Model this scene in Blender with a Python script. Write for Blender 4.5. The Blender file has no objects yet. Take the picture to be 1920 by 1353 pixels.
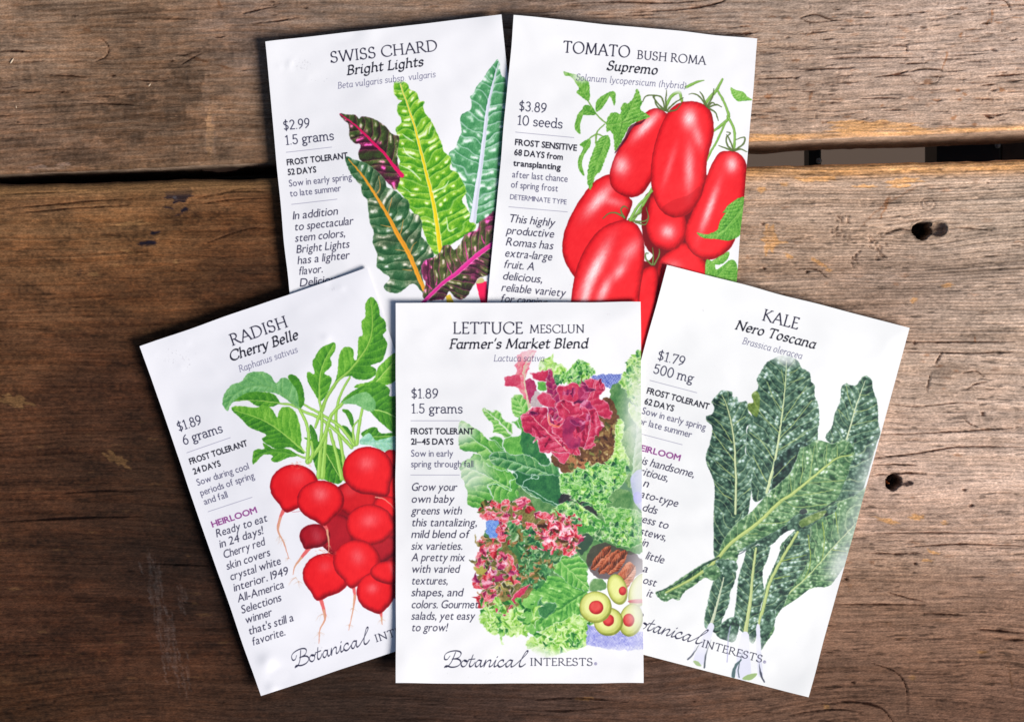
import bpy, math
import numpy as np

C = bpy.context.scene
COL = C.collection
# ---------------------------------------------------------------- camera, sky, sun, exposure
D = 0.60                                   # camera height over the table top (m)
U = 0.346 / 1920                           # metres per picture unit at the table top
cam = bpy.data.cameras.new('camera')
cam_o = bpy.data.objects.new('camera', cam)
COL.objects.link(cam_o)
cam_o.location = (0, 0, D)
cam.sensor_width = 36
cam.lens = 36 * D / 0.346
cam.clip_start = .01
cam.clip_end = 50
cam.dof.use_dof = True
cam.dof.focus_distance = D - .002
cam.dof.aperture_fstop = 16
C.camera = cam_o

EL, AZ = math.radians(36), math.radians(-30)      # light from the right and a little from below in the picture
wd = bpy.data.worlds.new('World')
C.world = wd
wd.use_nodes = True
nt = wd.node_tree
sky = nt.nodes.new('ShaderNodeTexSky')
sky.sky_type = 'NISHITA'
sky.sun_disc = False
sky.sun_elevation = EL
sky.sun_rotation = math.pi / 2 - AZ
bg = nt.nodes['Background']
bg.inputs[1].default_value = 0.065
nt.links.new(sky.outputs[0], bg.inputs[0])
sun = bpy.data.lights.new('sun', 'SUN')
sun.energy = 4.6
sun.angle = math.radians(26)
sun.color = (1., .955, .90)
sun_o = bpy.data.objects.new('sun', sun)
COL.objects.link(sun_o)
sun_o.rotation_euler = (0, math.pi / 2 - EL, AZ)
sun_o.location = (.5, -.3, .6)
C.view_settings.view_transform = 'Standard'
C.view_settings.look = 'None'
C.view_settings.gamma = 1
C.view_settings.exposure = 0.12

# ---------------------------------------------------------------- print shop: numpy rasteriser for the flat print on the packets
KC = 1.5                                   # texels per picture unit (a unit is 1/5.55 mm)
rng0 = np.random.RandomState(7)


def upnoise(h, w, cell, rs, cellx=None):
    """smooth value noise in 0..1, cell size in texels"""
    cx = cellx or cell
    gh, gw = int(h / cell) + 3, int(w / cx) + 3
    g = rs.rand(gh, gw).astype(np.float32)
    y = np.arange(h) / cell
    x = np.arange(w) / cx
    yi = y.astype(int); xi = x.astype(int)
    fy = (y - yi)[:, None]; fx = (x - xi)[None, :]
    fy = fy * fy * (3 - 2 * fy); fx = fx * fx * (3 - 2 * fx)
    g0 = g[yi]; g1 = g[yi + 1]
    r = g0 * (1 - fy) + g1 * fy
    return (r[:, xi] * (1 - fx) + r[:, xi + 1] * fx).astype(np.float32)


def raster(polys, x0, y0, w, h):
    """exact-area coverage of a list of (N,2) polygons on a w*h window at x0,y0 (non-zero)"""
    A = []; B = []
    for p in polys:
        A.append(p); B.append(np.roll(p, -1, 0))
    A = np.concatenate(A) - (x0, y0); B = np.concatenate(B) - (x0, y0)
    A = A.astype(np.float64); B = B.astype(np.float64)
    A[:, 0] = np.clip(A[:, 0], 0, w - 1e-3); B[:, 0] = np.clip(B[:, 0], 0, w - 1e-3)
    A[:, 1] = np.clip(A[:, 1], 0, h); B[:, 1] = np.clip(B[:, 1], 0, h)
    k = A[:, 1] != B[:, 1]
    A = A[k]; B = B[k]
    acc = np.zeros((h + 1, w + 2))
    if len(A) == 0:
        return acc[:h, :w]

    def split(A, B, ax):
        lo = np.minimum(A[:, ax], B[:, ax]); hi = np.maximum(A[:, ax], B[:, ax])
        l = np.floor(lo).astype(int); n = np.maximum(np.ceil(hi).astype(int) - l, 1)
        idx = np.repeat(np.arange(len(A)), n)
        st = np.concatenate([[0], np.cumsum(n)[:-1]])
        cell = l[idx] + (np.arange(len(idx)) - st[idx])
        a = A[idx]; b = B[idx]
        d = b[:, ax] - a[:, ax]
        dd = np.where(np.abs(d) < 1e-12, 1, d)
        t0 = np.where(np.abs(d) < 1e-12, 0, np.clip((cell - a[:, ax]) / dd, 0, 1))
        t1 = np.where(np.abs(d) < 1e-12, 1, np.clip((cell + 1 - a[:, ax]) / dd, 0, 1))
        ta = np.minimum(t0, t1)[:, None]; tb = np.maximum(t0, t1)[:, None]
        return a + (b - a) * ta, a + (b - a) * tb, cell
    A, B, _ = split(A, B, 1)
    A, B, _ = split(A, B, 0)
    dy = B[:, 1] - A[:, 1]
    k = np.abs(dy) > 1e-12
    A = A[k]; B = B[k]; dy = dy[k]
    mx = (A[:, 0] + B[:, 0]) * .5; my = (A[:, 1] + B[:, 1]) * .5
    ix = np.clip(np.floor(mx).astype(int), 0, w - 1); iy = np.clip(np.floor(my).astype(int), 0, h)
    f = mx - ix
    np.add.at(acc, (iy, ix), dy * (1 - f))
    np.add.at(acc, (iy, ix + 1), dy * f)
    return np.clip(np.abs(np.cumsum(acc, 1)[:h, :w]), 0, 1).astype(np.float32)


def ccw(p):
    a = np.sum(p[:, 0] * np.roll(p[:, 1], -1) - np.roll(p[:, 0], -1) * p[:, 1])
    return p if a > 0 else p[::-1]


def catmull(p, n=6, closed=True):
    p = np.asarray(p, float)
    if closed:
        q = np.concatenate([p[-1:], p, p[:2]])
    else:
        q = np.concatenate([2 * p[:1] - p[1:2], p, 2 * p[-1:] - p[-2:-1]])
    out = []
    t = (np.arange(n) / n)[:, None]
    for i in range(1, len(q) - 2):
        a, b, c, d = q[i - 1], q[i], q[i + 1], q[i + 2]
        out.append(.5 * (2 * b + (c - a) * t + (2 * a - 5 * b + 4 * c - d) * t ** 2 + (3 * b - a - 3 * c + d) * t ** 3))
    if not closed:
        out.append(p[-1:])
    return np.concatenate(out)


_ct = np.linspace(0, 2 * math.pi, 12, endpoint=False)
CIRC = np.stack([np.cos(_ct), np.sin(_ct)], 1)


def sweep(p, w, pen=None):
    """polygons covering a stroke along p with half-widths w (pen: 2x2 matrix shaping the nib)"""
    p = np.asarray(p, float)
    w = np.broadcast_to(np.asarray(w, float), (len(p),))
    M = np.eye(2) if pen is None else pen
    Mi = np.linalg.inv(M)
    res = []
    for i in range(len(p) - 1):
        d = Mi @ (p[i + 1] - p[i])
        s = CIRC @ d > 0
        e = CIRC @ M.T
        q = np.where(s[:, None], p[i + 1] + e * w[i + 1], p[i] + e * w[i])
        res.append(ccw(q))
    return res


def segdist(X, Y, p, closed=False):
    """distance, arc position and side of the nearest point on polyline p"""
    best = np.full(X.shape, 1e9, np.float32); S = np.zeros_like(best); sg = np.ones_like(best)
    q = np.concatenate([p, p[:1]]) if closed else p
    acc = 0.
    for i in range(len(q) - 1):
        ax, ay = q[i]; bx, by = q[i + 1]
        dx, dy = bx - ax, by - ay
        L2 = dx * dx + dy * dy + 1e-9; L = math.sqrt(L2)
        t = np.clip(((X - ax) * dx + (Y - ay) * dy) / L2, 0, 1)
        ex = X - ax - t * dx; ey = Y - ay - t * dy
        d = ex * ex + ey * ey
        k = d < best
        best = np.where(k, d, best)
        if not closed:
            S = np.where(k, acc + t * L, S)
            sg = np.where(k, np.sign(dx * ey - dy * ex), sg)
        acc += L
    return np.sqrt(best), S, sg


def ramp(v, stops):
    n = len(stops)
    v = np.clip(v, 0, 1) * (n - 1)
    st = np.array(stops, np.float32) / 255.
    i = np.clip(v.astype(int), 0, n - 2)
    f = (v - i)[..., None]
    return st[i] * (1 - f) + st[i + 1] * f


class Canvas:
    def __init__(s, quad, paper=(240, 239, 241), seed=1):
        q = np.array(quad, float)                       # TL TR BR BL in picture units
        s.W = int(round((np.linalg.norm(q[1] - q[0]) + np.linalg.norm(q[2] - q[3])) / 2 * KC))
        s.H = int(round((np.linalg.norm(q[3] - q[0]) + np.linalg.norm(q[2] - q[1])) / 2 * KC))
        dst = np.array([(0, 0), (s.W, 0), (s.W, s.H), (0, s.H)], float)
        A = []; b = []
        for (x, y), (u, v) in zip(q, dst):
            A.append([x, y, 1, 0, 0, 0, -u * x, -u * y]); b.append(u)
            A.append([0, 0, 0, x, y, 1, -v * x, -v * y]); b.append(v)
        s.Hm = np.append(np.linalg.solve(np.array(A), np.array(b)), 1).reshape(3, 3)
        s.paper = np.array(paper, np.float32) / 255.
        s.img = np.ones((s.H, s.W, 3), np.float32) * s.paper
        rs = np.random.RandomState(seed)
        s.rs = rs
        s.n2 = upnoise(s.H, s.W, 2.2, rs); s.n5 = upnoise(s.H, s.W, 5, rs); s.n12 = upnoise(s.H, s.W, 13, rs)
        s.n30 = upnoise(s.H, s.W, 34, rs); s.nb = upnoise(s.H, s.W, 9, rs)
        pn = upnoise(s.H, s.W + s.H, 8, rs, 1.7)            # slanting coloured-pencil grain
        s.pen = np.stack([pn[i, i // 2:i // 2 + s.W] for i in range(s.H)]) * .7 + s.n2 * .3
        s.crop(0, 0, 1)

    def crop(s, x, y, k):
        s.c = (x, y, k)

    def P(s, pts):
        p = np.array(pts, float) / s.c[2] + s.c[:2]
        h = np.concatenate([p, np.ones((len(p), 1))], 1) @ s.Hm.T
        return h[:, :2] / h[:, 2:]

    def win(s, polys, pad=2):
        a = np.concatenate(polys)
        x0 = int(max(0, math.floor(a[:, 0].min()) - pad)); y0 = int(max(0, math.floor(a[:, 1].min()) - pad))
        x1 = int(min(s.W, math.ceil(a[:, 0].max()) + pad)); y1 = int(min(s.H, math.ceil(a[:, 1].max()) + pad))
        return (x0, y0, x1, y1) if x1 > x0 + 1 and y1 > y0 + 1 else None

    def cover(s, polys, pad=2):
        b = s.win(polys, pad)
        if b is None:
            return None, None
        x0, y0, x1, y1 = b
        if len(polys) > 1:                                # many overlapping pieces: finer cells, then average
            k = 3
            m = raster([(p - (x0, y0)) * k for p in polys], 0, 0, (x1 - x0) * k, (y1 - y0) * k)
            return b, m.reshape(y1 - y0, k, x1 - x0, k).mean((1, 3))
        # polygons overflowing the window are clamped, which is right for the part inside
        return b, raster(polys, x0, y0, x1 - x0, y1 - y0)

    def blend(s, b, a, col):
        x0, y0, x1, y1 = b
        r = s.img[y0:y1, x0:x1]
        c = np.asarray(col, np.float32)
        if c.ndim == 1:
            c = c / 255.
        s.img[y0:y1, x0:x1] = r * (1 - a[..., None]) + c * a[..., None]

    def fillp(s, polys, col, alpha=1.):
        b, m = s.cover(polys)
        if b:
            s.blend(b, m * alpha, col)

    def poly(s, pts, col, alpha=1., smooth=True):
        p = s.P(pts)
        if smooth:
            p = catmull(p, 6)
        s.fillp([ccw(p)], col, alpha)

    def stroke(s, pts, w, col, alpha=1., n=6, shade=None):
        """w: full widths in picture units, tip to base"""
        p = s.P(pts)
        if len(p) > 2:
            p = catmull(p, n, False)
        w = np.atleast_1d(np.asarray(w, float))
        ww = np.interp(np.linspace(0, 1, len(p)), np.linspace(0, 1, len(w)), w) * KC / 2
        if shade is not None:
            s.fillp(sweep(p, ww + .7), shade, alpha)
        s.fillp(sweep(p, ww), col, alpha)
        if shade is not None:
            s.fillp(sweep(p - ww[:, None] * .3, ww * .35), np.minimum(np.array(col) + 45, 250), alpha * .6)

    def ruffle(s, p, amp, wl, rs):
        d = np.roll(p, -1, 0) - p
        L = np.hypot(d[:, 0], d[:, 1]); cum = np.concatenate([[0], np.cumsum(L)])
        n = max(int(cum[-1] / 1.5), 20)
        t = np.linspace(0, cum[-1], n, endpoint=False)
        q = np.stack([np.interp(t, cum, np.append(p[:, i], p[0, i])) for i in (0, 1)], 1)
        tg = np.roll(q, -2, 0) - np.roll(q, 2, 0)
        tg /= np.hypot(tg[:, 0], tg[:, 1])[:, None] + 1e-6
        nr = np.stack([tg[:, 1], -tg[:, 0]], 1)
        k = max(int(cum[-1] / wl), 3)
        ph = np.cumsum(rs.uniform(.5, 1.5, k)); ph = np.append(0, ph) / ph[-1] * cum[-1]
        am = rs.uniform(.3, 1.2, k + 1)
        j = np.searchsorted(ph, t, 'right') - 1
        j = np.clip(j, 0, k - 1)
        f = (t - ph[j]) / (ph[j + 1] - ph[j] + 1e-6)
        o = (np.sqrt(np.clip(np.sin(np.pi * f), 0, 1)) - .6) * am[j] * amp
        return q + nr * o[:, None]

    def leaf(s, out, cols, rib=None, rw=(1, 4), rc=(190, 220, 120), vs=14, va=.8, vc=(200, 220, 150), vw=.8, va2=.6,
             puck=1., blis=0., fine=.12, rim=None, rimw=1.2, ruff=None, seed=0, smooth=True, alpha=1., side=0.,
             bias=0., light=(-.5, -.75), k=2.2, bs=5., low=.35, edge=.25, pencil=.1, ribedge=None, glint=0., tint=None):
        rs = np.random.RandomState(seed + 11)
        p = s.P(out)
        if smooth:
            p = catmull(p, 5)
        p = ccw(p)
        if ruff:
            p = s.ruffle(p, ruff[0] * KC, ruff[1] * KC, rs)
        b, m = s.cover([p])
        if b is None:
            return
        x0, y0, x1, y1 = b
        h, w = m.shape
        Y, X = np.mgrid[y0:y1, x0:x1].astype(np.float32)
        X += .5; Y += .5
        pd = p[::max(1, len(p) // 70)]
        dE = segdist(X[::2, ::2], Y[::2, ::2], pd, True)[0]
        dE = np.repeat(np.repeat(dE, 2, 0), 2, 1)[:h, :w]
        o = rs.randint(0, 40, 2)

        def N(a):
            return np.roll(a, tuple(o), (0, 1))[y0:y1, x0:x1]
        H = (N(s.n30) - .5) * 10 * low + (N(s.n12) - .5) * 4 * low
        vein = None; sg = 0
        if rib is not None:
            r = s.P(rib)
            if len(r) > 2:
                r = catmull(r, 3, False)
            d, S, sg = segdist(X, Y, r)
            t = (S + va * d + (sg > 0) * vs * KC * .45) / (vs * KC) + (N(s.n30) - .5) * .8
            t = t - np.floor(t)
            H += np.clip(np.sin(np.pi * t), 0, 1) ** .7 * vs * KC * .22 * puck * np.clip(d / (4 * KC), 0, 1)
            vein = np.exp(-(np.minimum(t, 1 - t) * vs * KC / (vw * KC)) ** 2) * va2
            H += np.clip(d / (6 * KC), 0, 1) * 3 * puck
        if blis:
            cell = bs * KC                                # jittered cells, one soft bump each
            gy_, gx_ = int(h / cell) + 3, int(w / cell) + 3
            jx = rs.uniform(.15, .85, (gy_, gx_)); jy = rs.uniform(.15, .85, (gy_, gx_)); jr = rs.uniform(.55, 1.1, (gy_, gx_)); jb = rs.uniform(.3, 1., (gy_, gx_))
            yy, xx = np.mgrid[0:h, 0:w].astype(np.float32)
            cy = yy / cell + 1; cx = xx / cell + 1
            iy = cy.astype(int); ix = cx.astype(int)
            bb = np.zeros((h, w), np.float32); dot = np.zeros((h, w), np.float32)
            for dy in (-1, 0, 1):
                for dx in (-1, 0, 1):
                    a = np.clip(iy + dy, 0, gy_ - 1); b2 = np.clip(ix + dx, 0, gx_ - 1)
                    d2 = ((cy - a - jy[a, b2]) ** 2 + (cx - b2 - jx[a, b2]) ** 2) / (jr[a, b2] * .62) ** 2
                    bb = np.maximum(bb, np.clip(1 - d2, 0, 1) ** .8 * (.5 + .5 * jb[a, b2]))
                    d3 = ((cy - a - jy[a, b2] + .1) ** 2 + (cx - b2 - jx[a, b2] + .06) ** 2) / (jr[a, b2] * .36) ** 2
                    dot = np.maximum(dot, np.exp(-d3 * 1.6) * jb[a, b2])
            H += bb * blis * 2.2
            blv = (bb * .42 - .2) * blis * (.3 + 1.1 * N(s.n30)) + dot * .22 * blis * np.clip(N(s.n12) * 3 - 1.2, 0, 1) + (N(s.n12) - .5) * .45 * blis + np.clip(N(s.nb) * 2.4 - 1.5, 0, 1) * .35 * blis * np.clip(N(s.n30) * 2 - .6, 0, 1)
        ed = np.clip(dE / (5 * KC), 0, 1)
        H += np.sqrt(ed) * edge * 8
        gy, gx = np.gradient(H)
        sh = -(gx * light[0] + gy * light[1]) / 1.5
        v = .47 + bias + np.tanh(sh * k * .55) * .42 + (N(s.n2) - .5) * fine + (N(s.pen) - .5) * pencil * 2 + (N(s.n12) - .5) * .15
        v += side * sg * .5
        if blis:
            v += blv
        if glint:
            gl = np.clip(N(s.n12) * 2.4 - 1.15, 0, 1) * np.exp(-((t - .45) / .2) ** 2) * np.clip(d / (5 * KC), 0, 1) * glint
            v += gl
        c = ramp(v, cols)
        if tint is not None:
            a = (np.clip(N(s.n30) * 2.6 - 1.0 + (N(s.n12) - .5), 0, 1) * tint[1])[..., None]
            lu = c.mean(-1, keepdims=True)
            c = c * (1 - a) + lu * np.array(tint[0], np.float32) / (sum(tint[0]) / 3) * a
        if vein is not None:
            c = c * (1 - vein[..., None]) + np.array(vc, np.float32) / 255. * vein[..., None]
        if rim is not None:
            a = np.clip(1.2 - dE / (rimw * KC), 0, 1) * (.35 + .65 * N(s.nb))
            c = c * (1 - a[..., None]) + np.array(rim, np.float32) / 255. * a[..., None]
        s.blend(b, m * alpha, c)
        if rib is not None and rw[-1] > 0:
            r = s.P(rib)
            if len(r) > 2:
                r = catmull(r, 6, False)
            ww = np.interp(np.linspace(0, 1, len(r)), np.linspace(0, 1, len(rw)), rw) * KC / 2
            if ribedge is not None:
                s.fillp(sweep(r, ww + .8 * KC), ribedge, alpha * .8)
            s.fillp(sweep(r, ww), rc, alpha)
            s.fillp(sweep(r + ww[:, None] * (.35, .2), ww * .4), np.array(rc) * .86, alpha * .6)

    def curly(s, out, cols, rim=(225, 240, 200), sc=9, seed=0, ruff=(2.5, 5), alpha=1., smooth=True, rimk=.8, warp=1.):
        """frilly leaf: folded ridges with pale edges"""
        rs = np.random.RandomState(seed + 31)
        p = s.P(out)
        if smooth:
            p = catmull(p, 5)
        p = ccw(p)
        if ruff:
            p = s.ruffle(p, ruff[0] * KC, ruff[1] * KC, rs)
        b, m = s.cover([p])
        if b is None:
            return
        h, w = m.shape
        wx = (upnoise(h, w, sc * KC * 1.1, rs) - .5) * sc * KC * 2.4 * warp
        wy = (upnoise(h, w, sc * KC * 1.1, rs) - .5) * sc * KC * 2.4 * warp
        base = upnoise(h + 80, w + 80, sc * KC, rs)
        yy, xx = np.mgrid[0:h, 0:w]
        f = base[np.clip(yy + wy + 40, 0, h + 79).astype(int), np.clip(xx + wx + 40, 0, w + 79).astype(int)]
        g = np.abs(((f * 3.2) % 1.) - .5) * 2               # folds
        gy, gx = np.gradient(f * sc * KC)
        gr = np.hypot(gx, gy) + .05
        v = .25 + .55 * g + np.tanh(-(gx * -.5 + gy * -.7) * 1.2) * .25 + (s.n2[:h, :w] - .5) * .15
        c = ramp(v, cols)
        line = np.clip(1.15 - np.abs(((f * 3.2) % 1.) - .5) / (gr / (sc * KC) * 3.2) / (.75 * KC), 0, 1) * rimk
        line = line * (upnoise(h, w, 12, rs) > .35)
        c = c * (1 - line[..., None]) + np.array(rim, np.float32) / 255. * line[..., None]
        s.blend(b, m * alpha, c)
        if rim is not None:
            q = np.concatenate([p, p[:1]])
            s.fillp(sweep(q[::2], .55 * KC), rim, .75 * alpha)

    def sprinkle(s, region, n, pals, size, seed=0, rim=(240, 236, 236), elong=2., rimk=.8):
        """many small curled leaflets, each with its own tone, lit side and pale edge"""
        rs = np.random.RandomState(seed + 77)
        R = s.P(region)
        b, m = s.cover([ccw(catmull(R, 4))])
        if b is None:
            return
        x0, y0, x1, y1 = b
        k = 0
        while k < n:
            x = rs.uniform(x0, x1); y = rs.uniform(y0, y1)
            if m[min(int(y - y0), m.shape[0] - 1), min(int(x - x0), m.shape[1] - 1)] < .5:
                k += .2
                continue
            k += 1
            pal = pals[rs.randint(len(pals))]
            r = size * KC * rs.uniform(.5, 1.25); A = rs.uniform(0, 6.28); e = rs.uniform(1., elong)
            t = np.linspace(0, 2 * math.pi, 9, endpoint=False)
            q = 1 + rs.uniform(-.4, .4, 9)
            px = np.cos(t) * r * e ** .5 * q; py = np.sin(t) * r / e ** .5 * q
            bend = rs.uniform(-.6, .6)
            py = py + bend * px * px / r
            p = np.stack([x + px * math.cos(A) - py * math.sin(A), y + px * math.sin(A) + py * math.cos(A)], 1)
            p = ccw(catmull(p, 3))
            bb, mm = s.cover([p])
            if bb is None:
                continue
            Y, X = np.mgrid[bb[1]:bb[3], bb[0]:bb[2]].astype(np.float32)
            gA = rs.uniform(0, 6.28)
            u = ((X - x) * math.cos(gA) + (Y - y) * math.sin(gA)) / r
            v = .45 + .32 * u + .18 * np.sin(u * rs.uniform(3, 7)) + (s.n2[bb[1]:bb[3], bb[0]:bb[2]] - .5) * .3 + rs.uniform(-.15, .15)
            s.blend(bb, mm, ramp(v, pal))
            j = rs.randint(len(p)); L = int(len(p) * rs.uniform(.3, .7))
            ed = p[(j + np.arange(L)) % len(p)]
            s.fillp(sweep(ed, rs.uniform(.25, .55) * KC), rim, rimk * rs.uniform(.5, 1))

    def fruit(s, out, cols, hl=(), edge=9, seed=0, smooth=True, ring=None, off=(3, 4), alpha=1.):
        """glossy fruit: cols dark..light, hl = highlights (x,y,rx,ry,deg,strength)"""
        p = s.P(out)
        if smooth:
            p = catmull(p, 6)
        p = ccw(p)
        b, m = s.cover([p])
        if b is None:
            return
        x0, y0, x1, y1 = b
        h, w = m.shape
        Y, X = np.mgrid[y0:y1, x0:x1].astype(np.float32)
        dE = segdist(X + off[0] * KC * .5, Y + off[1] * KC * .5, p[::3], True)[0]
        e = 1 - np.clip(dE / (edge * KC), 0, 1)
        v = .62 - e ** 1.3 * .55 + (s.pen[y0:y1, x0:x1] - .5) * .16 + (s.n12[y0:y1, x0:x1] - .5) * .1
        c = ramp(v, cols)
        for (hx, hy, rx, ry, dg, st) in hl:
            q = s.P([(hx, hy)])[0]; k = KC / s.c[2]
            a = math.radians(dg)
            u = ((X - q[0]) * math.cos(a) + (Y - q[1]) * math.sin(a)) / (rx * k)
            t = (-(X - q[0]) * math.sin(a) + (Y - q[1]) * math.cos(a)) / (ry * k)
            g = np.exp(-(u * u + t * t)) * st * (.8 + .4 * s.pen[y0:y1, x0:x1])
            g = np.clip(g, 0, 1)
            c = c * (1 - g[..., None]) + np.array((255, 232, 232), np.float32) / 255. * g[..., None]
        if ring is not None:
            a = np.clip(1 - segdist(X, Y, p[::3], True)[0] / (1.1 * KC), 0, 1) * .7
            c = c * (1 - a[..., None]) + np.array(ring, np.float32) / 255. * a[..., None]
        s.blend(b, m * alpha, c)

    def fade(s, x, y, rx, ry, st=1., deg=0, col=None):
        """lets the print run out softly into bare paper"""
        q = s.P([(x, y)])[0]; k = KC / s.c[2]
        Y, X = np.mgrid[0:s.H, 0:s.W].astype(np.float32)
        a = math.radians(deg)
        u = ((X - q[0]) * math.cos(a) + (Y - q[1]) * math.sin(a)) / (rx * k)
        t = (-(X - q[0]) * math.sin(a) + (Y - q[1]) * math.cos(a)) / (ry * k)
        g = np.clip(1.25 - np.sqrt(u * u + t * t), 0, 1)
        g = (g * g * (3 - 2 * g) * st)[..., None]
        s.img = s.img * (1 - g) + (s.paper if col is None else np.array(col, np.float32) / 255.) * g

    def wobble(s, amp, cell, seed=0):
        """hand-drawn unevenness: the drawing so far is nudged about by smooth noise"""
        rs = np.random.RandomState(seed)
        dx = (upnoise(s.H, s.W, cell, rs) - .5) * 2 * amp + (upnoise(s.H, s.W, cell * .45, rs) - .5) * amp
        dy = (upnoise(s.H, s.W, cell, rs) - .5) * 2 * amp + (upnoise(s.H, s.W, cell * .45, rs) - .5) * amp
        Y, X = np.mgrid[0:s.H, 0:s.W].astype(np.float32)
        x = np.clip(X + dx, 0, s.W - 1.01); y = np.clip(Y + dy, 0, s.H - 1.01)
        xi = x.astype(int); yi = y.astype(int); fx = (x - xi)[..., None]; fy = (y - yi)[..., None]
        m = s.img
        s.img = (m[yi, xi] * (1 - fx) + m[yi, xi + 1] * fx) * (1 - fy) + (m[yi + 1, xi] * (1 - fx) + m[yi + 1, xi + 1] * fx) * fy

    def weave(s, out, c1=(70, 90, 190), c2=(190, 200, 240), sc=2.2, alpha=1.):
        p = ccw(s.P(out))
        b, m = s.cover([p])
        if b is None:
            return
        x0, y0, x1, y1 = b
        Y, X = np.mgrid[y0:y1, x0:x1].astype(np.float32)
        v = np.sin(X * math.pi / (sc * KC) + np.sin(Y * .3)) * np.sin(Y * math.pi / (sc * KC)) * .5 + .5
        v = np.clip(v + (s.n5[y0:y1, x0:x1] - .5) * .5, 0, 1)
        s.blend(b, m * alpha, ramp(v, (c1, c2)))


# ---------------------------------------------------------------- lettering
def arc(cx, cy, rx, ry, a0, a1, n=12):
    a = np.radians(np.linspace(a0, a1, n))
    return [(cx + rx * math.cos(t), cy + ry * math.sin(t)) for t in a]


X5 = .5
G = {}
# capitals, height 1 : (advance, strokes, serifs) ; serif = (x, y, half width)
G['A'] = (.82, [[(.06, 0), (.41, 1)], [(.41, 1), (.76, 0)], [(.18, .36), (.64, .36)]], [(.06, 0, .09), (.76, 0, .1)])
G['B'] = (.66, [[(.14, 0), (.14, 1)], [(.14, 1), (.3, 1)] + arc(.3, .76, .22, .24, 90, -90) + [(.14, .52)],
                [(.3, .52)] + arc(.32, .26, .26, .26, 90, -90) + [(.14, 0)]], [(.09, 0, .06), (.09, 1, .06)])
G['C'] = (.86, [arc(.5, .5, .44, .52, 48, 312, 20), [(.8, .9), (.8, .74)], [(.8, .22), (.81, .12)]], [])
G['D'] = (.86, [[(.14, 0), (.14, 1)], [(.14, 1), (.32, 1)] + arc(.34, .5, .44, .5, 88, -88, 16) + [(.14, 0)]], [(.09, 0, .06), (.09, 1, .06)])
G['E'] = (.58, [[(.14, 0), (.14, 1)], [(.14, 1), (.5, 1), (.5, .9)], [(.14, .52), (.44, .52)], [(.14, 0), (.53, 0), (.55, .12)]], [(.1, 0, .05), (.1, 1, .05), (.44, .52, 0)])
G['F'] = (.56, [[(.16, 0), (.16, 1)], [(.16, 1), (.54, 1), (.54, .88)], [(.16, .52), (.45, .52)]], [(.16, 0, .12), (.1, 1, .05)])
G['H'] = (.88, [[(.15, 0), (.15, 1)], [(.73, 0), (.73, 1)], [(.15, .52), (.73, .52)]], [(.15, 0, .1), (.15, 1, .1), (.73, 0, .1), (.73, 1, .1)])
G['I'] = (.32, [[(.16, 0), (.16, 1)]], [(.16, 0, .1), (.16, 1, .1)])
G['K'] = (.78, [[(.14, 0), (.14, 1)], [(.62, 1), (.16, .5)], [(.24, .56), (.74, 0)]], [(.14, 0, .1), (.14, 1, .1), (.62, 1, .09), (.75, 0, .06)])
G['L'] = (.6, [[(.15, 0), (.15, 1)], [(.15, 0), (.54, 0), (.57, .14)]], [(.1, 0, .05), (.15, 1, .1)])
G['M'] = (1.02, [[(.12, 0), (.19, 1)], [(.19, 1), (.51, .1)], [(.51, .1), (.83, 1)], [(.83, 1), (.9, 0)]], [(.12, 0, .08), (.16, 1, .05), (.9, 0, .09), (.86, 1, .05)])
G['N'] = (.9, [[(.15, 0), (.15, 1)], [(.13, 1), (.75, .02)], [(.75, 0), (.75, 1)]], [(.15, 0, .09), (.1, 1, .06), (.75, 1, .09)])
G['O'] = (1.0, [arc(.5, .5, .43, .52, 0, 360, 28)], [])
G['R'] = (.74, [[(.14, 0), (.14, 1)], [(.14, 1), (.3, 1)] + arc(.32, .75, .22, .25, 90, -90) + [(.14, .5)], [(.34, .5), (.5, .24), (.72, 0)]], [(.14, 0, .1), (.09, 1, .05), (.74, 0, .05)])
G['S'] = (.6, [arc(.29, .75, .2, .27, 35, 180, 8) + arc(.3, .74, .21, .25, 190, 235, 4) + [(.32, .5)] + arc(.3, .26, .22, .27, 55, -90, 8) + arc(.3, .26, .24, .27, -95, -150, 5), [(.46, .97), (.46, .82)], [(.06, .2), (.06, .04)]], [])
G['T'] = (.74, [[(.37, 0), (.37, 1)], [(.05, .88), (.08, 1), (.66, 1), (.69, .88)]], [(.37, 0, .1)])
G['U'] = (.86, [[(.15, 1), (.15, .35)] + arc(.43, .3, .28, .32, 190, 350, 12) + [(.71, .35), (.71, 1)]], [(.15, 1, .1), (.71, 1, .1)])
G['W'] = (1.2, [[(.07, 1), (.34, 0)], [(.34, 0), (.6, 1)], [(.6, 1), (.87, 0)], [(.87, 0), (1.13, 1)]], [(.07, 1, .08), (.6, 1, .05), (1.13, 1, .08)])
# lower case, x-height .64 of the capitals
x = .64
G['a'] = (.58, [arc(.27, x * .48, .2, x * .5, 60, 360, 18) + [(.47, x * .4)], [(.48, x), (.46, .1), (.5, .01), (.56, .03)]], [])
G['a2'] = (.6, [[(.1, x * .8)] + arc(.27, x * .74, .18, x * .27, 130, 0, 8) + [(.45, .1), (.5, .01), (.56, .02)], [(.45, x * .56)] + arc(.26, x * .28, .18, x * .29, 90, 330, 12)], [])
G['b'] = (.6, [[(.1, 1.05), (.1, .02)], arc(.3, x * .49, .21, x * .51, 150, -150, 16)], [(.06, 1.05, .05)])
G['c'] = (.5, [arc(.28, x * .5, .2, x * .52, 48, 310, 16)], [])
G['d'] = (.62, [arc(.29, x * .49, .21, x * .51, 30, 330, 16), [(.5, 1.05), (.49, .1), (.53, .01), (.59, .03)]], [(.45, 1.05, .05)])
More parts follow.
